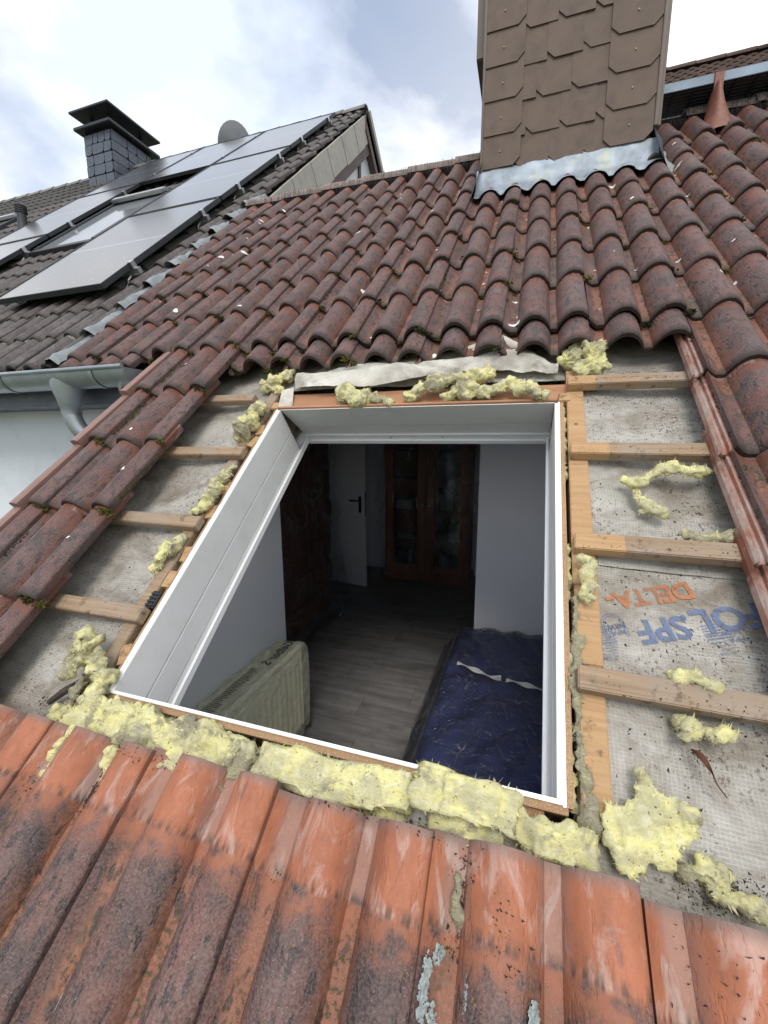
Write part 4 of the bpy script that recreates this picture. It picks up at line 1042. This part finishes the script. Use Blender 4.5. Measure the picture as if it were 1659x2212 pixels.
# ------------------------------------------------------------------ glass wool
def wool_mesh(blobs, vox, amp, seed, aniso=(1, 1, 1), box=None):
    bm = bmesh.new()
    r_ = random.Random(seed)
    for (u, v, w, r, fl) in blobs:
        m4 = Matrix.Translation(Vector((u, v, w))) @ Euler((r_.uniform(-.4, .4), r_.uniform(-.4, .4), r_.uniform(0, 3))).to_matrix().to_4x4() @ Matrix.Diagonal((r*r_.uniform(.6, 1.35), r*r_.uniform(.6, 1.25), r*fl*r_.uniform(.6, 1.2), 1))
        bmesh.ops.create_icosphere(bm, subdivisions=2, radius=1, matrix=m4)
    for (a, b, fl) in (box or []):
        dr = Vector((b[0]-a[0], b[1]-a[1], 0)); L_ = dr.length; an = math.atan2(dr.y, dr.x); r = (a[3]+b[3])/2
        m4 = Matrix.Translation(Vector(((a[0]+b[0])/2, (a[1]+b[1])/2, (a[2]+b[2])/2))) @ Euler((r_.uniform(-.12, .12), r_.uniform(-.05, .05), an + r_.uniform(-.06, .06))).to_matrix().to_4x4() @ Matrix.Diagonal((L_ + 1.1*r, 2*r*r_.uniform(.92, 1.08), 2*r*fl*r_.uniform(.85, 1.1), 1))
        bmesh.ops.create_cube(bm, size=1, matrix=m4)
    me = bpy.data.meshes.new('tmp'); bm.to_mesh(me); bm.free()
    o = bpy.data.objects.new('tmp', me); COL.objects.link(o)
    md = o.modifiers.new('r', 'REMESH'); md.mode = 'VOXEL'; md.voxel_size = vox
    dg = bpy.context.evaluated_depsgraph_get(); dg.update()
    out = bpy.data.meshes.new_from_object(o.evaluated_get(dg)); bpy.data.objects.remove(o); bpy.data.meshes.remove(me)
    n = len(out.vertices); co = np.empty(n*3); out.vertices.foreach_get('co', co); co = co.reshape(-1, 3)
    no = np.empty(n*3); out.vertices.foreach_get('normal', no); no = no.reshape(-1, 3)
    sx, sy, sz = aniso
    for i in range(n):
        p = co[i]; q_ = (p[0]*sx, p[1]*sy, p[2]*sz)
        a = abs(fr(q_, 15, seed*1.3, 2)); b = abs(fr(q_, 36, seed*.7 + 5, 2)); c = fr((q_[0]*.45, q_[1]*1.3, q_[2]*1.5), 120, seed, 3)
        d = amp*(2.5*a + 1.3*b + .36*c - .95)
        tw = noise.noise_vector(Vector(q_)*45 + Vector((seed, 0, 0)))
        co[i] = p + no[i]*d + np.array(tw)*amp*.3
    out.vertices.foreach_set('co', co.ravel()); out.update()
    for p in out.polygons: p.use_smooth = True
    return out, co, no
def chain(pts, fl=.8, step=.45, jit=.25, seed=1):
    r_ = random.Random(seed); bl = []
    for (a, b) in zip(pts, pts[1:]):
        L_ = math.dist(a[:2], b[:2]); n = max(1, int(L_/(min(a[3], b[3])*step)))
        for k in range(n):
            t = k/n; r = a[3]*(1-t) + b[3]*t
            bl.append((a[0]*(1-t)+b[0]*t + r_.uniform(-jit, jit)*r, a[1]*(1-t)+b[1]*t + r_.uniform(-jit, jit)*r, a[2]*(1-t)+b[2]*t + r_.uniform(-.1, .2)*r, r*r_.uniform(.45, .98), fl))
    p = pts[-1]; bl.append((p[0], p[1], p[2], p[3], fl)); return bl
WS = [0]
def wool(label, blobs, mat='wool', box=None, vox=.0048, amp=.010, aniso=(1, 1, 1), fib=220, flen=.022, group='torn pieces of glass wool', name='glass_wool'):
    WS[0] += 1; seed = WS[0]
    me, co, no = wool_mesh(blobs, vox, amp, seed, aniso, box)
    c = co.mean(0); c[2] = co[:, 2].min()
    me.vertices.foreach_set('co', (co - c).ravel()); me.update(); me.name = name
    me.materials.clear()
    o = link(name, me, mat, None, RP(*c), (P, 0, 0)); tag(o, label, 'glass wool', group)
    r_ = random.Random(seed*7 + 1); mb = MB(); n = len(co)
    area = n*vox*vox; nf = int(min(4200, area*30000*(fib/250)**.3))
    for k in range(nf):                                   # torn flakes and combed fibre bundles
        i = r_.randrange(n); p = Vector(co[i] - c); nn = Vector(no[i])
        g = noise.noise_vector(Vector(co[i])*13 + Vector((seed*3., 0, 0))) + Vector((.35, .1, 0))
        d = (g - nn*g.dot(nn)) + Vector((r_.gauss(0, .25), r_.gauss(0, .25), r_.gauss(0, .2)))
        if d.length < 1e-3: continue
        d.normalize(); big = r_.random() < .10
        l = flen*(r_.uniform(.3, .9) if big else r_.uniform(.2, .8)); wd = nn.cross(d)
        if wd.length < 1e-3: continue
        wd = wd.normalized()*(r_.uniform(.001, .0026)*min(1, vox/.005) if big else r_.uniform(.0002, .0005))
        li = r_.uniform(.0, .2) if big else r_.uniform(.0, .3)
        s0 = p - nn*.003 - d*l*.3; m0 = p + d*l*.25 + nn*l*li*.35; e0 = p + d*l*.7 + nn*l*li
        sk = wd*r_.uniform(-.8, .8)
        mb.add([s0 - wd*.6, s0 + wd*.6, m0 + wd, m0 - wd, e0 + sk], [[0, 1, 2, 3], [3, 2, 4]])
    f = link('fibres', mb.mesh('fibres', recal=False), mat, o, RP(*c), (P, 0, 0), kind='stuff')
    return o
WT = {
'topright': [(1.143,1.361,0.03,0.0564),(1.193,1.367,0.05,0.0553),(1.23,1.323,0.03,0.0353),(1.163,1.287,0.03,0.0257)],
'torn_lump': [(0.292,1.22,0.02,0.0448),(0.347,1.179,0.03,0.0435),(0.4,1.205,0.0,0.0257),(0.482,1.184,0.0,0.0197)],
'roll_a': [(0.558,1.184,0.01,0.0211),(0.625,1.23,0.03,0.035),(0.71,1.253,0.04,0.038),(0.793,1.27,0.04,0.0376),(0.857,1.3,0.03,0.024)],
'roll_b': [(0.701,1.183,0.02,0.0306),(0.781,1.22,0.02,0.0408),(0.849,1.202,0.01,0.0268)],
'roll_c': [(0.865,1.201,0.02,0.0232),(0.928,1.224,0.03,0.0329),(0.991,1.192,0.03,0.0288),(1.052,1.176,0.02,0.0189)],
'crumbs_top': [(0.493,1.489,0.0,0.0199),(0.592,1.503,0.0,0.0275),(0.691,1.491,0.0,0.023),(0.786,1.49,0.0,0.0151)],
'lu1': [(0.003,1.389,0.02,0.0332),(-0.032,1.342,0.03,0.0368),(-0.077,1.311,0.03,0.0368),(-0.122,1.294,0.02,0.0288),(-0.033,1.269,0.01,0.0282)],
'lu2': [(-0.075,1.146,0.02,0.035),(-0.057,1.06,0.04,0.0485),(-0.062,1.004,0.04,0.0439),(-0.081,0.977,0.02,0.0257)],
'lm': [(-0.038,0.804,0.01,0.0241),(-0.032,0.747,0.02,0.0268),(-0.033,0.688,0.03,0.0293),(-0.039,0.637,0.02,0.0321),(-0.053,0.594,0.02,0.0316),(-0.086,0.58,0.01,0.0159)],
'll': [(-0.065,0.465,0.01,0.0272),(-0.064,0.415,0.03,0.0292),(-0.068,0.38,0.03,0.023),(-0.083,0.354,0.01,0.0173)],
'bl1': [(-0.118,0.114,0.05,0.033),(-0.087,0.117,0.04,0.0254),(-0.098,0.056,0.06,0.0365),(-0.093,0.032,0.06,0.024)],
'bl2': [(-0.048,0.071,0.04,0.0319),(-0.013,0.038,0.03,0.0288),(-0.008,0.001,0.02,0.0284),(-0.021,-0.03,0.02,0.028)],
'bl_grey': [(-0.077,0.024,0.02,0.0269),(-0.071,-0.011,0.02,0.0287),(-0.094,-0.044,0.0,0.0216)],
'strip1': [(-0.073,-0.085,0.0,0.0257),(0.004,-0.058,0.02,0.0388),(0.104,-0.057,0.03,0.044),(0.191,-0.06,0.03,0.0448),(0.277,-0.067,0.03,0.0434),(0.355,-0.07,0.03,0.0422),(0.426,-0.068,0.03,0.0393),(0.467,-0.067,0.02,0.0332)],
'slab2': [(0.515,-0.05,0.03,0.0251),(0.586,-0.052,0.03,0.0319),(0.669,-0.054,0.03,0.0345),(0.745,-0.049,0.03,0.0337),(0.808,-0.043,0.03,0.0295)],
'slab2b': [(0.63,-0.07,-0.01,0.0246),(0.722,-0.073,-0.01,0.0255),(0.798,-0.071,-0.01,0.023),(0.571,-0.065,-0.02,0.0215)],
'corner': [(0.851,-0.027,0.04,0.0291),(0.904,-0.031,0.05,0.0298),(0.96,-0.032,0.05,0.029),(0.996,-0.036,0.04,0.024)],
'corner_b': [(0.88,-0.068,0.01,0.0236),(0.931,-0.07,0.02,0.0278),(0.978,-0.066,0.02,0.0273)],
'flap': [(1.023,-0.048,0.02,0.0208),(1.053,-0.057,0.02,0.0235),(1.09,-0.058,0.02,0.0262),(1.118,-0.058,0.02,0.0198)],
'gap_r1': [(1.106,1.139,-0.02,0.0125),(1.109,1.032,-0.02,0.0135),(1.106,0.924,-0.02,0.0129),(1.108,0.826,-0.02,0.0109)],
'gap_r2': [(1.109,0.571,-0.01,0.0119),(1.11,0.488,-0.01,0.0103),(1.107,0.429,-0.02,0.01)],
'gap_r3': [(1.108,0.325,-0.02,0.0104),(1.108,0.262,-0.02,0.012),(1.109,0.222,-0.02,0.0088)],
'gap_r4': [(1.107,0.149,-0.02,0.0074),(1.107,0.099,-0.02,0.0081),(1.108,0.052,-0.02,0.0087),(1.11,0.008,-0.02,0.0134)],
'grey_r': [(1.125,0.421,0.0,0.013),(1.12,0.351,0.0,0.0125),(1.118,0.199,0.0,0.0113),(1.121,0.13,0.0,0.0144),(1.124,0.067,0.0,0.0154),(1.127,0.017,0.0,0.0197),(1.133,-0.022,0.0,0.0175)],
'lump_r': [(1.134,0.512,0.03,0.0156),(1.16,0.489,0.05,0.0215),(1.15,0.463,0.04,0.0192),(1.145,0.432,0.03,0.0169),(1.144,0.401,0.02,0.0105)],
'c1': [(1.456,0.818,0.02,0.0218),(1.415,0.807,0.03,0.0242),(1.375,0.814,0.03,0.0221),(1.338,0.821,0.03,0.0174),(1.311,0.796,0.02,0.0174),(1.276,0.777,0.02,0.0249),(1.254,0.785,0.02,0.0126)],
'c2': [(1.27,0.753,0.01,0.0149),(1.293,0.714,0.01,0.0193),(1.32,0.684,0.01,0.0165),(1.287,0.69,0.0,0.012)],
'c3': [(1.371,0.62,0.01,0.0067),(1.387,0.596,0.02,0.0153),(1.42,0.599,0.02,0.0173),(1.472,0.618,0.01,0.0152)],
'c4': [(1.275,0.268,0.01,0.0083),(1.292,0.255,0.03,0.0143),(1.319,0.254,0.04,0.0175),(1.35,0.245,0.03,0.0156),(1.311,0.244,0.01,0.0108)],
'c4b': [(1.297,0.185,0.0,0.014),(1.31,0.163,0.02,0.0184),(1.293,0.148,0.02,0.0117)],
'c4c': [(1.335,0.166,0.01,0.0134),(1.352,0.164,0.02,0.0132),(1.378,0.175,0.01,0.01)],
'bottom_r': [(1.267,-0.05,0.0,0.019),(1.297,-0.037,0.01,0.0187),(1.327,-0.041,0.0,0.0172),(1.307,-0.065,0.0,0.0142)],
'bottom_r2': [(1.316,-0.065,0.01,0.0139),(1.338,-0.067,0.01,0.0151),(1.359,-0.072,0.01,0.0135)],
'fg_grey': [(0.922,-0.13,0.06,0.009),(0.928,-0.146,0.06,0.0103),(0.927,-0.168,0.06,0.013),(0.934,-0.186,0.05,0.01)],
'fg_l1': [(0.164,-0.127,0.05,0.0224),(0.191,-0.143,0.05,0.0219),(0.184,-0.175,0.05,0.0157)],
'fg_l2': [(0.015,-0.158,0.05,0.0168),(0.021,-0.179,0.05,0.0145),(0.017,-0.117,0.04,0.0152)],
}
def W_(label, key, sc=1., **k):
    kk = {a: k.pop(a) for a in ('fl', 'jit', 'step') if a in k}
    if k.pop('slab', False):
        fl = kk.get('fl', .7); bx = []
        for q in ([key] if isinstance(key, str) else key):
            pts = [(a, b, c, d*sc) for a, b, c, d in WT[q]]
            bx += [(a, b, fl) for a, b in zip(pts, pts[1:])]
        return wool(label, [], box=bx, **k)
    return wool(label, sum((chain([(a, b, c, d*sc) for a, b, c, d in WT[q]], seed=len(q) + i, **kk) for i, q in enumerate([key] if isinstance(key, str) else key)), []), **k)
W_('yellow glass wool tuft above the top batten on the right', 'topright', sc=1.15, amp=.014, fib=500)
W_('yellow glass wool tuft on the left end of the window head', 'torn_lump', sc=1.15, amp=.010)
W_('long yellow glass wool roll in the middle of the window head', ['roll_a', 'roll_b'], sc=1.1, amp=.010, fib=400)
W_('yellow glass wool roll at the right end of the window head', 'roll_c', amp=.010)
W_('thin grey wool crumbs under the pushed up tile course', 'crumbs_top', mat='wool_grey', vox=.005, amp=.008)
W_('yellow glass wool tuft at the top left corner of the hole', 'lu1', amp=.012)
W_('bright yellow glass wool tuft left of the lining, between the two upper left battens', 'lu2', amp=.014, mat='wool_dirty')
W_('knobbly glass wool roll left of the lining, below the second left batten', 'lm', amp=.012, mat='wool_dirty')
W_('small glass wool tuft left of the lining, below the third left batten', 'll', amp=.011, mat='wool_dirty')
W_('large dirty glass wool clump at the bottom left corner of the hole', ['bl1', 'bl2'], amp=.014, mat='wool_dirty', fib=500)
W_('grey dust covered wool lying below the bottom left clump', 'bl_grey', amp=.012, mat='wool_grey')
W_('crumbly greenish glass wool batt under the left half of the sill', 'strip1', sc=1.05, slab=True, fl=.62, amp=.012, mat='wool_dirty', fib=500)
W_('smooth yellow glass wool batt under the middle of the sill', ['slab2', 'slab2b'], sc=1.02, slab=True, amp=.006, aniso=(.3, 1, 1.5), fib=400, fl=.62)
W_('thick yellow glass wool block under the right half of the sill', ['corner', 'corner_b'], sc=1.1, slab=True, amp=.008, aniso=(.4, 1, 1.3), fib=400, fl=.68)
W_('folded yellow glass wool flap at the bottom right corner of the hole', 'flap', sc=1.1, slab=True, amp=.009, fib=300, fl=.6)
W_('narrow wool strip in the gap at the upper right lining', 'gap_r1', amp=.005, vox=.004, fib=120, flen=.012)
W_('narrow wool strip in the gap at the middle of the right lining', 'gap_r2', amp=.005, vox=.004, fib=100, flen=.012, mat='wool_dirty')
W_('narrow bright wool strip in the gap at the lower right lining', 'gap_r3', amp=.004, vox=.004, fib=100, flen=.012)
W_('narrow wool strip in the gap above the bottom right corner', 'gap_r4', amp=.005, vox=.004, fib=100, flen=.012)
W_('grey dusty wool seam between right lining and counter batten', 'grey_r', amp=.007, vox=.005, mat='wool_grey', fib=400)
W_('bright yellow wool tongue hanging beside the right lining under the third batten', 'lump_r', amp=.008, vox=.005, fib=250)
W_('yellow glass wool arc lying under the second right batten', 'c1', amp=.008, vox=.005, fib=450)
W_('thin dusty wool wisp hanging below the yellow arc', 'c2', amp=.007, vox=.004, mat='wool_dirty', fl=.45, fib=350)
W_('slim wool strand lying on the third right batten', 'c3', amp=.006, vox=.004, fib=200)
W_('yellow wool pad tucked above the lowest right batten', 'c4', amp=.006, vox=.004, fib=250)
W_('yellow wool pad hanging below the lowest right batten', 'c4b', amp=.006, vox=.004, fib=220)
W_('curled dirty wool shred at the right below the lowest batten', 'c4c', amp=.007, vox=.004, mat='wool_dirty', fib=300)
W_('dirty wool heap at the bottom right behind the front tiles', 'bottom_r', amp=.008, vox=.005, mat='wool_dirty', fib=300)
W_('yellow wool strip at the right picture edge behind the front tiles', 'bottom_r2', amp=.006, vox=.005, fib=200)
W_('grey wool tuft lying in a front tile trough', 'fg_grey', amp=.006, vox=.004, mat='wool_grey', fl=.5, fib=200, flen=.014)
W_('crumbled wool in the trough of the second front tile from the left', 'fg_l1', amp=.010, vox=.004, mat='wool_dirty', fl=.5, fib=150)
W_('crumbled wool spilling over the leftmost front tile', 'fg_l2', amp=.010, vox=.004, mat='wool_dirty', fl=.5, fib=120)
# flat sheet, bottom right
SHEET = [(1.213, .078), (1.235, .052), (1.28, .043), (1.3, .028), (1.286, .001), (1.264, -.016), (1.25, -.048), (1.216, -.051), (1.184, -.076), (1.163, -.058), (1.15, -.006), (1.156, .021), (1.184, .021), (1.202, .035)]
def inside(x, y, poly):
    c = False; n = len(poly)
    for i in range(n):
        (x0, y0), (x1, y1) = poly[i], poly[(i+1) % n]
        if (y0 > y) != (y1 > y) and x < (x1-x0)*(y-y0)/(y1-y0) + x0: c = not c
    return c
bl = []
for i in range(24):
    for j in range(24):
        u, v = 1.145 + .007*i, -.08 + .007*j
        if inside(u, v, SHEET): bl.append((u, v, .012 + .010*fr((u, v, 0), 14, 3.) + .012*max(0, (v+.03)*6), .0085, .8))
bl += [(1.213, .072, .03, .005, .8), (1.212, .066, .028, .006, .8), (1.155, .018, .022, .006, .8)]
wool('big torn sheet of pale yellow glass wool at the bottom right', bl, mat='wool', vox=.004, amp=.007, fib=400, flen=.016)

# torn translucent underlay hanging over the window head
def lerp_poly(pts, s):
    k = s*(len(pts)-1); i = min(len(pts)-2, int(k)); f = k - i
    return [a*(1-f) + b*f for a, b in zip(pts[i], pts[i+1])]
LO = [(.045, 1.267, .02), (.2, 1.255, .03), (.39, 1.262, .03), (.63, 1.30, .03), (.855, 1.328, .02), (1.0, 1.318, .02), (1.09, 1.305, .01)]
HI = [(.03, 1.435, -.005), (.14, 1.452, .0), (.25, 1.46, .02), (.45, 1.43, .03), (.66, 1.445, .03), (.875, 1.50, .06), (1.02, 1.42, .02), (1.09, 1.36, .0)]
mb = MB()
def fl_(s, t):
    a, b = lerp_poly(LO, s), lerp_poly(HI, s)
    p = [x*(1-t) + y*t for x, y in zip(a, b)]
    p[2] += .036*math.sin(math.pi*min(1, t*1.25))*(1 - .5*s) + .008*fr((s*9, t*3, 0), 1.1, 3.) + .006*math.sin(13*s + 5*t) - .03*math.exp(-((t-.62+.1*math.sin(5*s))/.07)**2)*(.4 + s) - .018*math.exp(-((s-.46+.2*(t-.5))/.02)**2)
    p[1] += .006*fr((s*14, t*3, 3), 1.3, 2.)
    return Vector(p)
mb.grid(fl_, 120, 24)
o = mb.build('torn_underlay', 'membrane_flap', None, roof=True, smooth=True, ang=80, recal=False); tag(o, 'torn flap of grid reinforced underlay hanging above the window head', 'underlay flap')
mb = MB()
mb.grid(lambda s, t: Vector((.035 - .05*s + .02*t, 1.28 - .10*t - .02*s, .02 + .02*s*t - .03*t)), 6, 8)
tag(mb.build('torn_underlay', 'membrane_flap', None, roof=True, smooth=True, recal=False), 'small underlay scrap at the left end of the window head', 'underlay scrap')

# ------------------------------------------------------------------ small loose things
SH = thing('plastic_shims', 'stack of black ribbed plastic shims wedged beside the lower left lining', 'shims', RP(-.02, .262, .0))
for k in range(3): MB().box((-.046 + .012*k, .235, -.02), (-.036 + .012*k, .29, .006), .001).build('shim_plate', 'black', SH, roof=True)
for k in range(4): MB().box((-.047, .243 + .012*k, .006), (-.011, .247 + .012*k, .009), .0008).build('rib', 'dark_metal', SH, roof=True)
mb = MB()
mb.grid(lambda s, t: Vector((1.3005 + .030*t + .004*math.sin(t*3), .133 - .040*t + (s-.5)*.020*math.sin(math.pi*min(1, t*1.1+.02)), .012 + .006*abs(s-.5)*2 + .006*math.sin(4*t))), 6, 10)
LF = mb.build('dead_leaf', 'leaf', None, roof=True, smooth=True, recal=False); tag(LF, 'curled dry brown leaf below the lowest right batten', 'leaf')
MB().tube([(1.328, .095, .014), (1.334, .082, .012), (1.344, .070, .008)], .0012, 5).build('stalk', 'leaf', LF, roof=True)
mb = MB().tube([(-.155, -.052, .004), (-.12, -.02, .012), (-.085, .012, .016)], [.008, .010, .006], 7); tag(mb.build('wood_splinter', 'stick', None, roof=True, smooth=True), 'dark rotten wood splinter by the bottom left front tiles', 'splinter')

# moss in tufts at the tile noses
r_ = random.Random(5); mb = MB()
OCT = [(1, 0, 0), (-1, 0, 0), (0, 1, 0), (0, -1, 0), (0, 0, 1), (0, 0, -1)]; OF = [(0, 2, 4), (2, 1, 4), (1, 3, 4), (3, 0, 4), (2, 0, 5), (1, 2, 5), (3, 1, 5), (0, 3, 5)]
def tuft(c, spread, n, r):
    for k in range(n):
        p = Vector((c[0] + r_.gauss(0, spread[0]), c[1] + r_.gauss(0, spread[1]), c[2] + abs(r_.gauss(0, spread[2])))); q_ = r*r_.uniform(.5, 1.2)
        mb.add([p + Vector(v)*q_*r_.uniform(.5, 1.4) for v in OCT], OF)
for (u0, vn, dw) in placed:
    far = (RP(u0, vn, 0) - CAM).length
    amount = .55 if u0 < .3 else (.35 if u0 < 1.2 else .3)
    if vn > 2.6: amount *= .4
    if vn < -.1: continue
    if u0 < -.4 and vn < 1.4: amount = 1.0
    for x in (.02, .16, .178, .272, .29):
        if x < .17 and abs(u0 - uc(-3)) < .01 and vn < 1.4: continue
        if r_.random() < amount*(1.15 if x > .25 or x < .05 else .6):
            tuft((u0 + x + r_.uniform(-.015, .015), vn - .008, surf(u0 + x, vn, u0, vn, dw) - .018), (.011, .006, .007), r_.randint(14, 40), .0055)
    if r_.random() < amount*.6:
        a, b = sorted((r_.uniform(.03, .30), r_.uniform(.03, .30)))
        for y in np.arange(a, b, .008): tuft((u0 + .287, vn + y, surf(u0 + .284, vn + y, u0, vn, dw) - .018), (.0025, .004, .003), 4, .0035)
    if r_.random() < amount*.25: tuft((u0 + .03 + r_.uniform(-.01, .01), vn + r_.uniform(.05, .28), .07 + dw - .008), (.012, .014, .004), 26, .004)
for (u0, vn, dw) in placed:                                 # moss along the seams of the exposed right edge
    if abs(u0 - uc(5)) < .01 and -.2 < vn < 1.4:
        for y in np.arange(.02, .33, .012):
            if r_.random() < .6: tuft((u0 - .012, vn + y, surf(u0 - .02, vn + y, u0, vn) + .003), (.004, .006, .003), 5, .0035)
for i in range(26):                                         # moss along the neighbour's lowest courses
    for vn in (NV0, NV0 + .335):
        u0 = -1.83 - i*TW*.5
        if r_.random() < .8: tuft((u0 + r_.uniform(0, .15), vn - .004, .075), (.03, .005, .008), 40, .006)
for (u, v, n, sp) in ((.10, -.345, 30, .012), (.165, -.265, 20, .01), (.62, -.215, 24, .01), (.925, -.215, 22, .008), (.30, -.30, 14, .01), (1.0, -.215, 26, .012), (1.22, -.24, 16, .01)):
    tuft((u, v, .045), (sp, sp*1.3, .003), n*2, .0022)
o = mb.build('moss', 'moss', None, roof=True, recal=False); tag(o, 'dark green moss along the tile edges', 'moss', kind='stuff')

# white bird droppings
mb = MB()
pool = [p for p in placed if p[1] > -.2]
for k in range(260):
    u0, vn, dw = r_.choice(pool); x = r_.choice([.03, .17, .18, r_.uniform(.0, .28)]); y = r_.uniform(.03, .30); n = 9
    rr = r_.choice([.003, .004, .005, .006, .010, .015]); st = r_.uniform(1, 2.2); a0 = r_.uniform(0, 3)
    pts = []
    for q_ in range(n):
        a = 2*math.pi*q_/n; d = rr*r_.uniform(.55, 1.15)
        dx_, dy_ = d*math.cos(a), d*math.sin(a)*st
        X, Y = u0 + x + dx_*math.cos(a0) - dy_*math.sin(a0), vn + y + dx_*math.sin(a0) + dy_*math.cos(a0)
        pts.append((X, Y, surf(X, Y, u0, vn, dw) + .0016))
    c = (u0 + x, vn + y, surf(u0 + x, vn + y, u0, vn, dw) + .0022)
    mb.add([c] + pts, [[0, 1+q_, 1+(q_+1) % n] for q_ in range(n)])
o = mb.build('bird_droppings', 'dropping', None, roof=True, recal=False); tag(o, 'white bird droppings spattered over the red tiles', 'droppings', kind='stuff')

# lichen crusts on the front tiles
mb = MB()
def crust(u, v, lu, lv, n):
    for k in range(n):
        a = r_.uniform(0, 6.28); d = math.sqrt(r_.random()); X0, Y0 = u + lu*d*math.cos(a), v + lv*d*math.sin(a); rr = r_.uniform(.0008, .0034); m_ = 7; pts = []
        for (u0, vn, dw) in placed:
            if vn < -.3 and vn > -.6 and u0 - .018 <= X0 < u0 + .285: break
        for q_ in range(m_):
            b = 6.283*q_/m_; X, Y = X0 + rr*r_.uniform(.5, 1.3)*math.cos(b), Y0 + rr*r_.uniform(.6, 1.7)*math.sin(b)
            pts.append((X, Y, surf(X, Y, u0, vn, dw) + .001))
        mb.add([(X0, Y0, surf(X0, Y0, u0, vn, dw) + r_.uniform(.0018, .0032))] + pts, [[0, 1+q_, 1+(q_+1) % m_] for q_ in range(m_)])
crust(.896, -.265, .006, .035, 110); crust(.91, -.232, .008, .012, 40); crust(.948, -.262, .007, .032, 120); crust(.905, -.30, .012, .02, 60); crust(1.042, -.255, .006, .022, 80)
crust(.335, -.40, .006, .008, 40); crust(.345, -.432, .008, .012, 60)
o = mb.build('lichen', 'lichen', None, roof=True, recal=False); tag(o, 'pale blue grey lichen crusts on the front tiles', 'lichen', kind='stuff')

# dark crumbs and dust on the underlay, battens and tiles
mb = MB()
def crumb(p, s):
    d = [Vector((r_.gauss(0, 1), r_.gauss(0, 1), r_.gauss(0, .5)))*s for _ in range(4)]
    mb.add([p + x for x in d], [(0, 1, 2), (0, 2, 3), (0, 3, 1), (1, 3, 2)])
for k in range(2600):
    u = r_.choice([r_.uniform(1.18, 1.48), r_.uniform(1.3, 1.5), r_.uniform(-.36, -.09)]); v = r_.uniform(-.05, 1.35)
    if fr((u, v, 0), 7, 2.) < .05: continue
    crumb(Vector((u, v, sag(u, v) + .001)), r_.uniform(.0008, .0024))
for (u, v, n, su, sv) in ((1.34, -.055, 260, .03, .014), (1.29, -.075, 120, .02, .008), (.20, -.185, 160, .012, .016), (.01, -.20, 60, .01, .02), (.935, -.15, 140, .008, .03), (.30, -.10, 90, .05, .01), (.75, -.085, 240, .12, .008), (1.005, -.19, 45, .012, .03), (1.27, -.16, 45, .03, .03), (1.32, .12, 50, .014, .008), (-.13, -.06, 160, .05, .012)):
    for k in range(n):
        X, Y = u + r_.gauss(0, su), v + r_.gauss(0, sv); w = .004
        if Y < -.092:
            for (u0, vn, dw) in placed:
                if -.6 < vn < -.3 and u0 - .018 <= X < u0 + .285: w = surf(X, Y, u0, vn, dw) + .002; break
        crumb(Vector((X, Y, w + abs(r_.gauss(0, .002)))), r_.uniform(.0007, .0022))
for v in BV:
    for k in range(70): crumb(Vector((r_.uniform(1.14, 1.47), v + r_.uniform(-.02, .02) - .008, .035)), r_.uniform(.0006, .0016))
o = mb.build('debris', 'soil', None, roof=True, recal=False); tag(o, 'dark crumbs of soil and rotten debris on the underlay and tiles', 'debris', kind='stuff')
